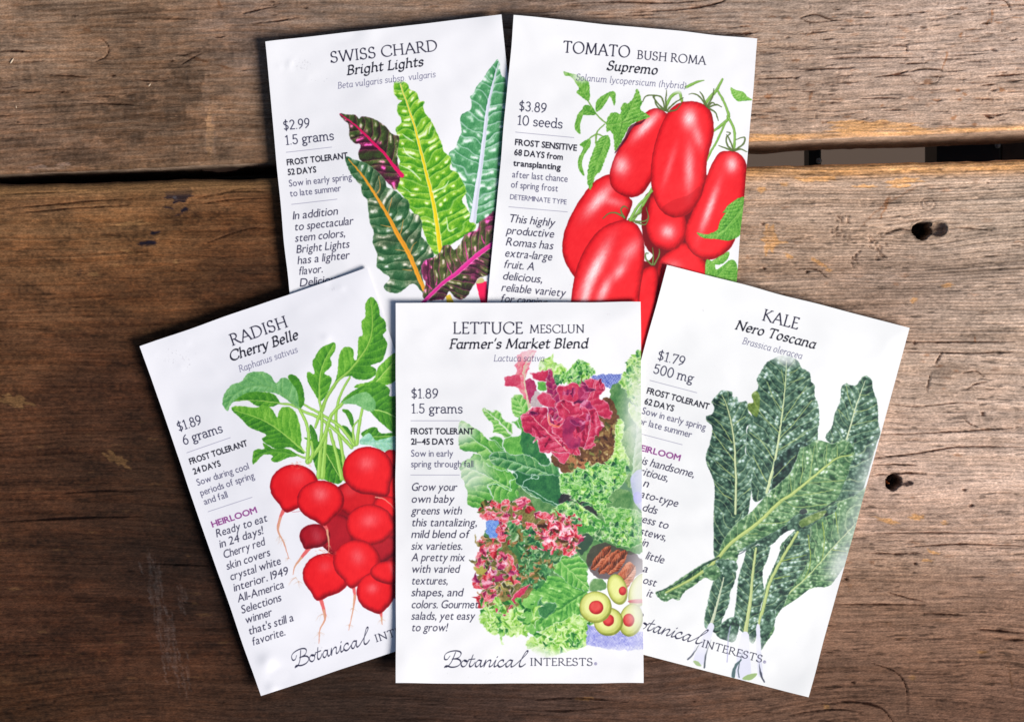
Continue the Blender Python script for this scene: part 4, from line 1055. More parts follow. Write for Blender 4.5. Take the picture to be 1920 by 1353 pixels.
    kale_mids(c, [[(1310, 780), (1290, 900), (1270, 1020)], [(1400, 780), (1395, 930)], [(1220, 850), (1220, 960), (1200, 1060)], [(1120, 1000), (1140, 1130)], [(1480, 780), (1480, 865)], [(1250, 1060), (1400, 1050), (1530, 1040)],
                  [(1130, 1160), (1300, 1140), (1450, 1110)], [(1090, 1200), (1180, 1240), (1400, 1220)], [(920, 1360), (1040, 1360), (1120, 1340)], [(1000, 1150), (1060, 1200)], [(850, 1270), (880, 1350)], [(800, 1440), (880, 1440)]], (1.2, 2.), (176, 196, 116))
    c.leaf([(570, 1640), (700, 1640), (735, 1700), (680, 1735), (600, 1720)], KD, seed=91, **L)
    c.leaf([(480, 1700), (580, 1680), (600, 1750), (560, 1790), (500, 1770)], KL, seed=92, **L)
    c.stroke([(120, 1884), (300, 1800), (470, 1680), (590, 1620)], (1.5, 3, 4), (34, 58, 56), .8)
    c.stroke([(730, 1600), (900, 1500), (1100, 1400), (1300, 1300), (1460, 1200)], (2, 4, 3), (28, 40, 52), .6)
    c.leaf(q([(600, 440), (700, 385), (800, 335), (890, 285), (960, 215), (1040, 205), (1150, 180), (1215, 155), (1205, 195), (1110, 245), (1060, 285), (1000, 305), (940, 305), (885, 330), (850, 365), (810, 400), (770, 412), (730, 395), (650, 430)]), KD, seed=93, **dict(L, bias=-.1))
    c.leaf(q([(1050, 215), (1150, 185), (1130, 225), (1060, 265), (1000, 290), (985, 255)]), [(50, 72, 40), (80, 108, 52), (112, 138, 76), (160, 176, 120), (214, 224, 190)], seed=94, **L)
    c.poly(q([(985, 200), (1000, 178), (1025, 176), (1035, 196), (1005, 210)]), (38, 44, 56), .8)
    # printed fades
    c.fade(1080, 110, 130, 75, .8, 10); c.fade(1840, 900, 190, 460, .6, 15); c.fade(1700, 1400, 240, 360, .55, 15)
    c.fade(*q([(1270, 540)])[0], 170, 190, .7, 20); c.fade(*q([(400, 1010)])[0], 120, 90, .55); c.fade(*q([(650, 1010)])[0], 170, 80, .6)
    c.poly(q([(60, 760), (110, 735), (120, 770), (90, 790)]), c.paper * 255, .9)


def art_lettuce(c):
    GB = [(24, 92, 40), (52, 132, 52), (98, 172, 72), (152, 208, 112), (214, 238, 180)]
    GD = [(14, 60, 44), (28, 92, 56), (60, 128, 70), (108, 168, 104), (180, 214, 180)]
    GY = [(60, 130, 40), (112, 178, 60), (160, 212, 96), (204, 232, 150), (238, 248, 214)]
    RB = [(110, 14, 50), (164, 24, 66), (200, 48, 84), (218, 104, 132), (240, 190, 206)]
    RP = [(86, 16, 60), (136, 28, 84), (172, 44, 92), (200, 92, 130), (230, 170, 200)]
    BR = [(50, 28, 24), (88, 54, 36), (124, 86, 52), (150, 120, 70), (200, 180, 130)]
    GM = [(34, 84, 48), (66, 120, 66), (108, 152, 92), (154, 184, 132), (210, 226, 200)]
    c.crop(860, 640, 5.203)
    OL_ = [(50, 54, 28), (84, 84, 44), (120, 112, 60), (156, 140, 84), (200, 180, 140)]
    w = (236, 240, 244)
    # pale curly mass at the right edge and dark hollow
    c.weave([(1280, 340), (1400, 320), (1600, 320), (1580, 400), (1500, 460), (1400, 420)], (66, 84, 170), (170, 180, 226), 2.6)
    c.poly([(1520, 420), (1700, 400), (1800, 500), (1800, 1353), (1700, 1500), (1500, 1353), (1480, 900), (1480, 560)], (96, 138, 104))
    c.leaf([(1490, 440), (1640, 430), (1740, 560), (1760, 760), (1790, 900), (1700, 1000), (1600, 960), (1540, 760), (1490, 620)], GM, seed=40, bias=-.12, k=2, ruff=(2, 10), low=1.2)
    c.leaf([(1600, 900), (1760, 800), (1800, 1000), (1800, 1400), (1640, 1400), (1600, 1150)], GM, rib=[(1740, 820), (1690, 1353)], rw=(1, 3), rc=(190, 220, 180), seed=41, bias=.1, k=1.6, low=1., vs=20, va2=.3)
    c.curly([(1640, 190), (1700, 150), (1800, 130), (1800, 800), (1740, 640), (1700, 520), (1620, 460), (1570, 400), (1600, 330), (1640, 270)], GY, seed=1, sc=8)
    c.curly([(1660, 600), (1720, 640), (1790, 760), (1790, 860), (1720, 780), (1670, 700)], GY, seed=2, sc=7)
    # top greens
    c.curly([(790, 200), (850, 170), (900, 140), (922, 120), (925, 200), (1000, 225), (1060, 270), (1020, 330), (960, 400), (860, 300), (800, 290)], GY, seed=3, sc=9, ruff=(1.5, 6))
    c.curly([(1000, 330), (1080, 280), (1110, 230), (1170, 185), (1240, 200), (1290, 250), (1330, 300), (1300, 340), (1240, 380), (1200, 440), (1120, 430), (1050, 400), (960, 420), (975, 370)], GB, seed=4, sc=8, ruff=(3, 5))
    c.leaf([(930, 330), (1000, 330), (990, 400), (950, 430)], GD, seed=42)
    c.leaf([(770, 400), (850, 400), (860, 470), (820, 492), (775, 470)], GB, seed=43, smooth=False)
    # stem leaf top-left (pink) with printed run-out at the tip
    c.leaf([(760, 100), (700, 85), (640, 95), (580, 130), (575, 200), (550, 230), (575, 290), (540, 330), (470, 345), (448, 400), (460, 430), (560, 440), (610, 500), (650, 570), (690, 640), (720, 620), (690, 540), (660, 450), (655, 330), (690, 250), (720, 170)],
           [(190, 40, 90), (220, 80, 110), (232, 136, 150), (226, 190, 180), (244, 226, 220)], rib=[(720, 110), (640, 260), (650, 420), (690, 640)], rw=(1, 4, 7), rc=(222, 204, 176), seed=44, vs=14, va2=.3, k=1.8, rim=(236, 120, 160))
    c.leaf([(450, 350), (540, 330), (600, 330), (600, 400), (560, 430), (470, 430), (448, 400)], RB, seed=45, bias=.05, alpha=.75)
    c.leaf([(660, 370), (730, 380), (750, 440), (770, 500), (730, 560), (700, 600), (670, 520), (655, 440)], RP, seed=46, bias=.05)
    c.leaf([(705, 300), (780, 290), (840, 280), (890, 260), (870, 330), (850, 390), (790, 390), (730, 360), (705, 330)], RB, seed=47, rim=w, k=2.6)
    c.leaf([(700, 590), (720, 530), (760, 480), (800, 520), (830, 600), (800, 640), (720, 640)], [(120, 100, 120), (160, 140, 150), (190, 176, 176), (220, 214, 210), (240, 240, 236)], seed=48)
    # upper left greens
    c.leaf([(555, 520), (620, 525), (660, 580), (685, 650), (650, 700), (600, 740), (565, 740), (530, 700), (510, 630), (520, 560)], GB, rib=[(550, 530), (620, 660), (640, 740)], rw=(.8, 1.6), rc=(190, 224, 150), seed=49, bias=.12, rim=(190, 220, 160))
    c.leaf([(235, 645), (330, 690), (345, 660), (400, 690), (450, 780), (520, 790), (520, 880), (500, 930), (440, 935), (400, 900), (330, 890), (340, 840), (300, 770), (255, 720)], GB, rib=[(240, 650), (380, 770), (510, 910)], rw=(1, 2, 3.5), rc=(232, 240, 222), seed=50, bias=.12, rim=(210, 230, 190), vs=10)
    # big left leaves
    c.leaf([(0, 800), (60, 785), (140, 830), (220, 900), (300, 960), (350, 965), (420, 1020), (450, 1100), (440, 1240), (380, 1260), (300, 1230), (260, 1160), (180, 1090), (20, 1050), (0, 950)], GB, rib=[(20, 830), (150, 950), (320, 1080), (460, 1200)], rw=(1, 1.6, 2), rc=(206, 230, 196), seed=51, bias=.05, vs=26)
    c.leaf([(300, 930), (380, 930), (430, 960), (440, 1060), (400, 1040), (320, 960)], GB, seed=52, bias=-.05, rim=w)
    c.leaf([(520, 780), (570, 770), (610, 730), (700, 860), (780, 980), (820, 1060), (760, 1200), (600, 1140), (480, 1090), (440, 1050), (435, 970), (480, 930), (590, 915), (600, 860)], GB, seed=53, k=1.8, low=1., bias=.04, rim=w)
    c.leaf([(620, 880), (700, 880), (780, 1000), (830, 1080), (900, 1200), (820, 1210), (740, 1130), (640, 1100), (600, 960)], GD, seed=54, k=1.6, low=1., bias=-.05)
    c.leaf([(120, 1130), (180, 1100), (300, 1180), (430, 1260), (560, 1330), (700, 1400), (760, 1500), (600, 1560), (300, 1500), (100, 1350)], GB, rib=[(130, 1150), (350, 1280), (600, 1480)], rw=(1, 1.5), rc=(214, 236, 206), seed=55, vs=22, bias=.02)
    c.leaf([(300, 1110), (360, 1080), (450, 1078), (560, 1105), (650, 1100), (740, 1140), (800, 1200), (870, 1200), (940, 1160), (985, 1280), (1060, 1353), (980, 1420), (860, 1400), (740, 1330), (640, 1290), (540, 1260), (430, 1240), (360, 1210), (310, 1160)], GD, rib=[(320, 1120), (560, 1180), (960, 1320)], rw=(.8, 1.4), rc=(170, 210, 170), seed=56, bias=.1, rim=w, rimw=1.4, vs=18)
    c.stroke([(440, 1070), (430, 980), (470, 930), (590, 915), (605, 850), (575, 780)], (1.2,), w, .9); c.stroke([(300, 955), (350, 965), (430, 1040), (450, 1075)], (1.2,), w, .8)
    # brown shade under the head
    c.leaf([(1380, 600), (1480, 560), (1560, 740), (1560, 1100), (1500, 1230), (1300, 1290), (1050, 1290), (980, 1240), (900, 1150), (1000, 1000), (1300, 900)], BR, seed=57, k=2.4, low=1.3, bias=-.12, ruff=(2, 9))
    c.leaf([(1060, 1130), (1130, 1100), (1180, 1160), (1260, 1130), (1280, 1190), (1200, 1240), (1120, 1220)], [(110, 60, 40), (150, 90, 60), (180, 120, 80), (205, 150, 110), (226, 190, 150)], seed=58)
    c.stroke([(1200, 1030), (1280, 1080), (1420, 1150)], (4, 5, 2), (120, 120, 60))
    c.sprinkle([(1640, 190), (1790, 130), (1800, 800), (1740, 640), (1600, 400), (1640, 270)], 60, [GY, GY, GB], 5., 10, rim=(246, 250, 232))
    c.sprinkle([(1000, 330), (1110, 230), (1240, 200), (1320, 300), (1200, 430), (970, 410)], 60, [GB, GY, GB, GD], 4.4, 11, rim=(236, 246, 214))
    c.sprinkle([(1300, 900), (1520, 760), (1540, 1100), (1300, 1270), (1000, 1260)], 60, [BR, OL_, BR], 6., 12, rim=(150, 110, 70), rimk=.4, elong=3.)
    # the red head
    c.leaf([(895, 262), (910, 300), (940, 400), (980, 480), (1000, 570), (960, 680), (1000, 760), (960, 830), (900, 820), (880, 760), (870, 680), (880, 600), (850, 540), (860, 460), (850, 400), (870, 320)], RP, seed=59, rib=[(890, 270), (920, 560), (940, 800)], rw=(1, 1), rc=(180, 60, 110), bias=-.08, rim=w, rimw=.9)
    c.leaf([(960, 440), (1060, 430), (1130, 395), (1190, 440), (1240, 365), (1330, 370), (1410, 400), (1425, 460), (1370, 520), (1380, 570), (1450, 590), (1490, 680), (1480, 745), (1400, 740), (1330, 680), (1250, 620), (1100, 610), (1000, 590), (975, 520)], RB,
           rib=[(1330, 380), (1280, 520), (1200, 620)], rw=(1, 2), rc=(222, 150, 170), seed=60, ruff=(1.5, 12), rim=(246, 224, 236), rimw=1.3, k=2.6, low=1., vs=13, va2=.15, puck=.5, blis=.0)
    c.leaf([(1180, 440), (1215, 470), (1210, 560), (1180, 590), (1165, 520)], RP, seed=61, bias=-.1, alpha=.7)
    c.leaf([(765, 530), (830, 498), (900, 530), (940, 580), (940, 650), (880, 640), (820, 620), (775, 580)], RB, seed=62, bias=.08, rim=w)
    c.leaf([(610, 720), (670, 680), (740, 640), (830, 635), (870, 660), (865, 720), (890, 790), (950, 830), (1000, 820), (1150, 900), (1160, 1000), (1190, 1100), (1080, 1090), (950, 1070), (850, 1080), (790, 1060), (770, 960), (700, 900), (640, 870), (615, 780)], RB,
           rib=[(670, 690), (800, 810), (950, 960), (1060, 1060)], rw=(1, 2), rc=(214, 150, 140), seed=63, ruff=(2.2, 11), rim=(244, 214, 228), rimw=1.2, k=2.8, low=1.8, vs=17, va2=.15, puck=.5)
    c.leaf([(950, 620), (985, 570), (1060, 575), (1130, 595), (1230, 580), (1310, 630), (1365, 700), (1375, 760), (1415, 820), (1340, 900), (1320, 980), (1335, 1020), (1240, 1050), (1180, 1020), (1100, 1040), (1000, 960), (900, 850), (990, 820), (1005, 760), (960, 700)], RB,
           rib=[(1200, 600), (1280, 720), (1270, 900), (1220, 1040)], rw=(.8, 1.6), rc=(236, 180, 196), seed=64, ruff=(1.5, 12), rim=(248, 232, 240), rimw=1.6, k=2.8, low=1.9, vs=18, va2=.15, puck=.5, bias=-.02)
    c.leaf([(1050, 740), (1200, 760), (1240, 800), (1200, 900), (1180, 1010), (1080, 1040), (1010, 900)], RP, seed=65, bias=-.14, alpha=.75, k=2.4, low=1.2)
    c.leaf([(870, 680), (900, 800), (960, 800), (1000, 760), (985, 830), (900, 830), (865, 760)], [(190, 40, 40), (220, 70, 60), (232, 110, 90), (240, 150, 130), (250, 200, 180)], seed=66, rim=w)
    c.leaf([(900, 1070), (960, 1080), (1080, 1085), (1040, 1180), (1000, 1190), (940, 1120)], RB, seed=67, bias=.1, rim=w)
    for q in ([(670, 690), (800, 810), (960, 970), (1060, 1070)], [(1255, 460), (1240, 530), (1240, 580)], [(1340, 400), (1310, 560)], [(1280, 720), (1265, 900)], [(1000, 600), (1080, 690)], [(850, 700), (800, 800)], [(1140, 1060), (1190, 1110)]):
        c.stroke(q, (1, 1.4, .8), (246, 206, 206), .8)
    for i in range(60):                                     # tissue pleats
        x, y = c.rs.uniform(640, 1400), c.rs.uniform(640, 1040)
        c.stroke([(x, y), (x + c.rs.uniform(-14, 14), y + c.rs.uniform(20, 60))], (.5, 1, .4), ((250, 214, 220), (236, 120, 96), (130, 20, 84))[i % 3], .35)
    c.sprinkle([(640, 700), (860, 660), (1000, 600), (1300, 620), (1400, 820), (1240, 1030), (1000, 1060), (780, 1000)], 16, [RB, RP, RB], 9., 13, rim=(246, 206, 222), rimk=.5, elong=3.5)
    c.sprinkle([(960, 440), (1240, 400), (1420, 440), (1480, 700), (1240, 620), (1000, 590)], 9, [RB, RP], 8., 14, rim=(246, 206, 222), rimk=.6, elong=3.5)
    # frill running down the right, and the curly mass below
    c.curly([(1545, 780), (1600, 770), (1600, 920), (1580, 960), (1620, 1060), (1660, 1200), (1600, 1300), (1480, 1190), (1520, 1060), (1530, 930)], GY, seed=5, sc=9, ruff=(3, 5))
    c.crop(860, 860, 3.561)
    # lower half
    c.leaf([(300, 240), (500, 180), (760, 230), (1100, 200), (1240, 400), (1235, 620), (1000, 640), (880, 700), (820, 900), (880, 1080), (700, 1180), (420, 1120), (250, 1050), (160, 900), (160, 600), (200, 400)], GM, seed=70, k=2., low=1.4, bias=-.08)
    c.leaf([(380, 80), (480, 100), (700, 120), (720, 240), (660, 310), (560, 280), (440, 200), (360, 140)], GD, seed=71, rim=w, bias=-.12)
    c.leaf([(40, 170), (60, 130), (180, 160), (340, 170), (400, 240), (300, 290), (220, 280), (150, 325), (60, 300), (60, 220)], GB, seed=72, bias=.02, rib=[(190, 170), (240, 280)], rw=(1, 1), rc=w)
    c.leaf([(10, 60), (80, 0), (300, 60), (380, 130), (350, 210), (200, 170), (60, 180)], GB, seed=73, rib=[(0, 30), (180, 110), (350, 200)], rw=(1, 1), rc=(226, 240, 222), bias=.05, vs=20)
    for q in ([(190, 180), (260, 170), (320, 205), (350, 210), (340, 150), (390, 130), (370, 85), (330, 80)], [(420, 190), (440, 150), (500, 110), (535, 118), (520, 135), (480, 125), (490, 100)], [(410, 185), (480, 240), (540, 268)], [(420, 175), (520, 230), (660, 305), (720, 240)],
              [(190, 180), (230, 270)], [(180, 30), (260, 70), (330, 80)], [(570, 720), (600, 770), (650, 790)]):
        c.stroke(q, (1.3,), (214, 238, 226), .9)
    c.poly([(700, 220), (800, 260), (900, 330), (930, 380), (840, 330), (740, 290), (670, 300)], (40, 36, 46), .9)
    c.curly([(680, 110), (760, 90), (790, 60), (860, 70), (920, 30), (1000, 40), (1110, 0), (1130, 100), (1080, 180), (1010, 240), (960, 360), (900, 300), (800, 270), (740, 240), (680, 220)], GB, seed=6, sc=6.5, ruff=(2.5, 5), rimk=.9)
    c.curly([(620, 350), (700, 290), (780, 290), (850, 340), (940, 400), (980, 460), (900, 490), (820, 440), (740, 380), (640, 380)], GB, seed=7, sc=8, ruff=(2., 6))
    c.curly([(960, 340), (1100, 330), (1230, 380), (1230, 560), (1100, 580), (1000, 540), (900, 530), (860, 480), (980, 460)], GB, seed=8, sc=8, ruff=(2., 6), alpha=.9)
    c.leaf([(780, 400), (880, 390), (970, 420), (980, 470), (880, 490), (800, 480)], GB, seed=74, bias=-.12)
    c.poly([(800, 520), (860, 500), (900, 540), (860, 600), (820, 640), (790, 600)], (40, 66, 56), .85)
    c.leaf([(420, 860), (560, 780), (700, 800), (860, 880), (820, 960), (800, 1040), (640, 1100), (520, 1150), (440, 1080), (400, 960)], GB, rib=[(460, 1150), (640, 1020), (860, 880)], rw=(1, 2), rc=(60, 130, 60), seed=75, vs=12, va2=.15, k=1.8, low=1.6, glint=.5)
    c.leaf([(700, 640), (760, 650), (790, 640), (850, 700), (860, 800), (870, 880), (780, 860), (700, 800), (620, 730), (660, 690)], GB, rib=[(870, 870), (740, 740), (680, 680)], rw=(1.6, .8), rc=(190, 226, 150), seed=76, bias=.04, rim=w, ruff=(2.5, 7))
    c.curly([(140, 1060), (180, 960), (250, 950), (330, 1000), (420, 930), (520, 960), (500, 1100), (460, 1140), (400, 1170), (340, 1180), (280, 1150), (240, 1180), (180, 1130)], GY, seed=9, sc=12, ruff=(3, 7))
    c.leaf([(400, 960), (520, 900), (540, 1000), (520, 1160), (460, 1150), (420, 1060)], GB, seed=77, bias=.12)
    c.curly([(450, 1230), (540, 1160), (640, 1100), (700, 1080), (770, 1040), (860, 1060), (880, 1140), (840, 1250), (740, 1280), (600, 1320), (520, 1300)], GY, seed=10, sc=11, ruff=(2.5, 7))
    c.leaf([(530, 960), (560, 920), (560, 960), (640, 960), (640, 1010), (580, 1060), (540, 1040)], GD, seed=78, rim=w)
    # red oak leaves
    RO = [(120, 26, 30), (176, 36, 50), (214, 52, 66), (232, 110, 122), (248, 210, 216)]
    OL = [(50, 54, 28), (84, 84, 44), (120, 112, 60), (156, 140, 84), (200, 180, 140)]
    c.leaf([(190, 320), (260, 290), (330, 310), (400, 270), (480, 290), (520, 350), (620, 370), (700, 420), (780, 420), (770, 560), (720, 600), (640, 660), (480, 720), (500, 860), (380, 980), (290, 1010), (180, 950), (150, 860), (200, 800), (150, 700), (240, 640), (290, 590), (270, 520), (290, 440), (200, 390)], OL, seed=80, k=2.4, low=1.3, ruff=(5, 11), fine=.25, pencil=.2)
    c.leaf([(340, 560), (620, 580), (660, 640), (600, 760), (540, 860), (420, 820), (400, 680)], GD, seed=81, k=2., low=1.4, alpha=.8, ruff=(3, 9), bias=-.1)
    c.leaf([(280, 440), (400, 430), (500, 500), (520, 600), (420, 560), (340, 560)], GM, seed=82, k=2.2, low=1.2, alpha=.8, bias=-.1)
    c.weave([(180, 420), (205, 400), (262, 402), (270, 430), (240, 470), (262, 500), (255, 528), (205, 528), (180, 490)], (70, 110, 200), (170, 200, 240), 2.)
    for k_, q in enumerate(([(165, 290), (240, 275), (260, 320), (230, 350), (170, 360), (140, 380), (155, 320)], [(280, 300), (320, 270), (345, 290), (330, 340), (285, 345)], [(360, 290), (430, 250), (480, 280), (440, 300), (390, 350), (355, 320)],
                            [(140, 370), (240, 350), (300, 360), (330, 400), (300, 440), (260, 400), (190, 410)], [(240, 480), (300, 440), (320, 520), (280, 560)], [(120, 560), (200, 530), (260, 540), (280, 580), (220, 620), (160, 600)],
                            [(110, 650), (150, 620), (200, 650), (190, 700), (130, 710)], [(240, 650), (350, 640), (370, 700), (400, 760), (380, 800), (320, 760), (260, 700)], [(100, 815), (170, 800), (240, 820), (230, 850), (130, 870), (100, 850)],
                            [(120, 920), (200, 870), (250, 880), (230, 940), (150, 990)], [(500, 370), (560, 355), (630, 380), (620, 450), (550, 400)], [(620, 400), (700, 390), (745, 400), (775, 360), (790, 470), (790, 560), (700, 590), (600, 600), (540, 590), (580, 500), (600, 470)],
                            [(680, 600), (740, 590), (790, 625), (740, 640), (700, 620)], [(440, 430), (500, 430), (530, 480), (520, 570), (470, 500)], [(330, 420), (400, 400), (410, 430), (350, 450)], [(410, 590), (440, 620), (460, 600), (440, 635), (415, 625)])):
        c.curly(q, RO, rim=(250, 214, 222), seed=20 + k_, sc=5.5, ruff=(1.6, 4), rimk=.7)
    for q in ([(100, 720), (230, 720), (260, 760), (160, 790)], [(230, 860), (330, 810), (370, 830), (300, 870)]):
        c.leaf(q, [(120, 80, 30), (150, 130, 50), (176, 170, 80), (200, 190, 120), (230, 220, 180)], seed=90, rim=(240, 200, 200))
    c.leaf([(160, 800), (300, 770), (340, 790), (240, 820)], RP, seed=91)
    c.leaf([(250, 880), (265, 1000), (300, 1035), (340, 980), (370, 900), (480, 830), (430, 900), (360, 980), (310, 1045), (250, 1020), (235, 930)], RB, seed=92, rim=(240, 200, 210), bias=-.05)
    c.leaf([(270, 890), (350, 870), (330, 960), (300, 1010), (275, 970)], OL, seed=93, bias=.1)
    c.leaf([(420, 830), (450, 770), (470, 770), (450, 820), (430, 850)], OL, seed=94, rim=w, bias=.2)
    RW = [(150, 20, 40), (206, 44, 66), (232, 96, 116), (246, 190, 200), (252, 240, 240)]
    OG = [(40, 60, 28), (80, 96, 44), (128, 120, 60), (170, 110, 70), (214, 170, 140)]
    PK = [(110, 20, 60), (170, 40, 80), (214, 90, 120), (240, 170, 190), (250, 226, 230)]
    c.sprinkle([(150, 310), (230, 275), (280, 300), (330, 270), (350, 300), (430, 255), (480, 280), (540, 360), (640, 370), (760, 400), (790, 600), (600, 600), (420, 580), (290, 540), (270, 440), (150, 390)], 100, [RW, RO, OG, OG, PK], 6., 1)
    c.sprinkle([(540, 400), (640, 380), (790, 370), (795, 600), (640, 610), (530, 590)], 60, [RW, RO, RW, PK, BR], 6.4, 2, elong=3.)
    c.sprinkle([(120, 560), (220, 535), (290, 570), (240, 625), (350, 650), (430, 740), (440, 820), (340, 900), (230, 960), (130, 985), (120, 900), (150, 850), (95, 830), (100, 800), (220, 770), (100, 720), (115, 640), (170, 610)], 80, [RP, RO, OG, PK, OL], 6.8, 3, elong=3.)
    c.sprinkle([(300, 460), (480, 460), (560, 600), (620, 700), (520, 850), (420, 820), (400, 640)], 80, [OG, GD, GD, OL, GM], 6.5, 4, rim=(110, 140, 90), rimk=.5)
    c.sprinkle([(680, 100), (900, 30), (1120, 0), (1120, 120), (1000, 260), (960, 350), (740, 240)], 130, [GB, GB, GY, GD], 5., 5, rim=(226, 240, 200))
    c.sprinkle([(620, 340), (780, 290), (960, 440), (1220, 380), (1220, 560), (1000, 560), (860, 480), (740, 380)], 120, [GB, GB, GY, GD, GM], 5.4, 6, rim=(226, 240, 200))
    c.weave([(182, 420), (205, 404), (262, 406), (268, 430), (240, 470), (260, 500), (253, 526), (207, 526), (182, 490)], (60, 104, 200), (170, 200, 240), 1.6)
    c.sprinkle([(150, 960), (330, 950), (500, 940), (520, 1100), (400, 1170), (200, 1140)], 50, [GY, GB, GY], 7., 7, rim=(244, 250, 226), elong=3.5)
    c.sprinkle([(520, 1150), (860, 1060), (870, 1220), (640, 1300)], 45, [GY, GY, GB], 6., 8, rim=(244, 250, 226), elong=2.5)
    c.sprinkle([(430, 620), (640, 640), (640, 760), (560, 800), (440, 840)], 40, [GD, GM, OG], 5., 9, rim=(200, 226, 190), rimk=.6)
    # nuts
    NU = [(40, 16, 16), (110, 44, 28), (176, 80, 50), (212, 128, 96), (240, 190, 170)]
    c.poly([(860, 640), (900, 580), (980, 560), (1060, 590), (1150, 620), (1230, 680), (1230, 760), (1100, 800), (960, 800), (890, 760), (855, 700)], (62, 48, 52), .75)
    for (x, y, rx, ry, a) in ((950, 660, 34, 100, 40), (1005, 690, 34, 105, 40), (1060, 690, 38, 100, 38), (1120, 780, 55, 95, 25)):
        t = math.radians(a)
        P = [(x + rx * math.cos(u) * math.cos(t) - ry * math.sin(u) * -math.sin(t) * -1, y + rx * math.cos(u) * math.sin(t) + ry * math.sin(u) * math.cos(t)) for u in np.linspace(0, 6.28, 12)[:-1]]
        c.leaf(P, NU, rib=[P[9], P[3]], rw=(1.2, 1.8, 1.2), rc=(60, 24, 20), seed=int(x), k=3., low=1.1, vs=5, va2=.2, bias=.1 if x > 1100 else -.05)
        c.stroke([(x + 6, y - ry * .5), (x - 2, y + ry * .3)], (.6, 1.4, .6), (250, 214, 196), .7)
    c.leaf([(870, 850), (900, 800), (960, 800), (990, 850), (940, 880), (880, 880)], GM, seed=95, rim=w)
    # cloth and olives
    c.weave([(860, 1100), (1000, 1150), (1230, 1150), (1230, 1270), (1100, 1275), (960, 1262), (850, 1240)], (96, 100, 200), (226, 226, 246), 2.4, .9)
    c.wobble(2., 9, 2)
    c.crop(860, 860, 3.561)
    OV = [(110, 120, 40), (160, 168, 70), (196, 202, 104), (222, 226, 150), (244, 246, 210)]
    RE = [(150, 20, 26), (190, 36, 40), (214, 60, 58), (226, 90, 84), (240, 150, 140)]

    def ell(x, y, rx, ry, a=0):
        t = math.radians(a)
        return [(x + rx * math.cos(u) * math.cos(t) - ry * math.sin(u) * math.sin(t), y + rx * math.cos(u) * math.sin(t) + ry * math.sin(u) * math.cos(t)) for u in np.linspace(0, 6.28, 15)[:-1]]
    for (x, y, rx, ry, a, r) in ((1060, 870, 66, 104, -15, (1095, 880, 26, 30)), (1210, 880, 70, 120, 20, (1200, 950, 70, 14)), (1150, 1075, 78, 112, 12, (1135, 1075, 38, 44)), (1000, 1085, 98, 95, 0, (1000, 1075, 38, 40)), (914, 988, 108, 106, 0, (918, 990, 48, 46))):
        c.fruit(ell(x, y, rx, ry, a), OV, edge=7, ring=(120, 124, 60))
        c.fruit(ell(x, y - 2, rx * .8, ry * .8, a), [(190, 196, 100), (206, 212, 120), (222, 226, 140), (232, 234, 160), (244, 246, 200)], edge=7, ring=None)
        c.fruit(ell(*r), RE, edge=6, ring=(170, 60, 50))
    c.fade(1235, 950, 110, 300, .5)
    # blue ornament at the edge
    c.poly([(1150, 120), (1230, 80), (1235, 330), (1180, 300), (1160, 220)], (190, 190, 236), .8)
    c.poly(ell(1195, 260, 30, 42), (160, 160, 226), .8)
    # printed run-outs
    c.fade(1225, 900, 120, 420, .5); c.fade(480, 1330, 200, 90, .95); c.fade(800, 1320, 240, 60, .8); c.fade(1100, 1270, 200, 30, .5); c.fade(1230, 300, 80, 380, .45)
    c.crop(860, 640, 5.203)
    c.fade(1800, 760, 240, 660, .75); c.fade(10, 880, 190, 150, .7); c.fade(100, 1290, 260, 230, .6); c.fade(690, 130, 130, 90, .6); c.fade(800, 230, 60, 40, .5)


QUADS = {
    'chard': [(497, 79), (941, 28), (1008, 718), (563, 767)],
    'tomato': [(964, 29), (1420, 73), (1360, 771), (899, 729)],
    'radish': [(262, 649), (688, 502), (918, 1163), (489, 1304)],
    'kale': [(1251, 497), (1706, 614), (1516, 1307), (1063, 1188)],
    'lettuce': [(742, 568), (1201, 566), (1206, 1280), (742, 1280)],
}
PAPER = {'chard': (236, 235, 238), 'tomato': (242, 241, 242), 'radish': (234, 233, 238), 'kale': (243, 243, 242), 'lettuce': (242, 241, 242)}
ART = {'chard': art_chard, 'tomato': art_tomato, 'radish': art_radish, 'kale': art_kale, 'lettuce': art_lettuce}


SMUDGE = {'chard': [(566, 122, 16, 12, 26), (600, 148, 18, 6, 5)], 'radish': [(330, 668, 40, 14, 30), (620, 540, 10, 4, 6), (355, 686, 5, 4, 4), (600, 1215, 50, 12, 12)], 'tomato': [(1070, 536, 6, 3, 2)],
          'kale': [(1321, 580, 5, 4, 3)], 'lettuce': [(1140, 588, 4, 3, 2), (900, 1265, 80, 8, 6)]}


def smudge(cv, name):
    cv.crop(0, 0, 1)
    for x, y, rx, ry, n in SMUDGE[name]:
        for i in range(n):
            a = cv.rs.uniform(0, 6.28); r = cv.rs.rand() ** .5
            px, py = x + math.cos(a) * rx * r, y + math.sin(a) * ry * r
            cv.stroke([(px, py), (px + cv.rs.uniform(-2, 2), py + cv.rs.uniform(-2.5, 2.5))], (cv.rs.uniform(.5, 1.5), .3), (110, 106, 116), cv.rs.uniform(.08, .35))
    for i in range(40):                                    # stray dust
        px, py = [QUADS[name][0][k] + cv.rs.uniform(0, 1) * (QUADS[name][2][k] - QUADS[name][0][k]) for k in (0, 1)]
        cv.stroke([(px, py), (px + .8, py + .4)], (.6,), (120, 116, 120), cv.rs.uniform(.05, .25))


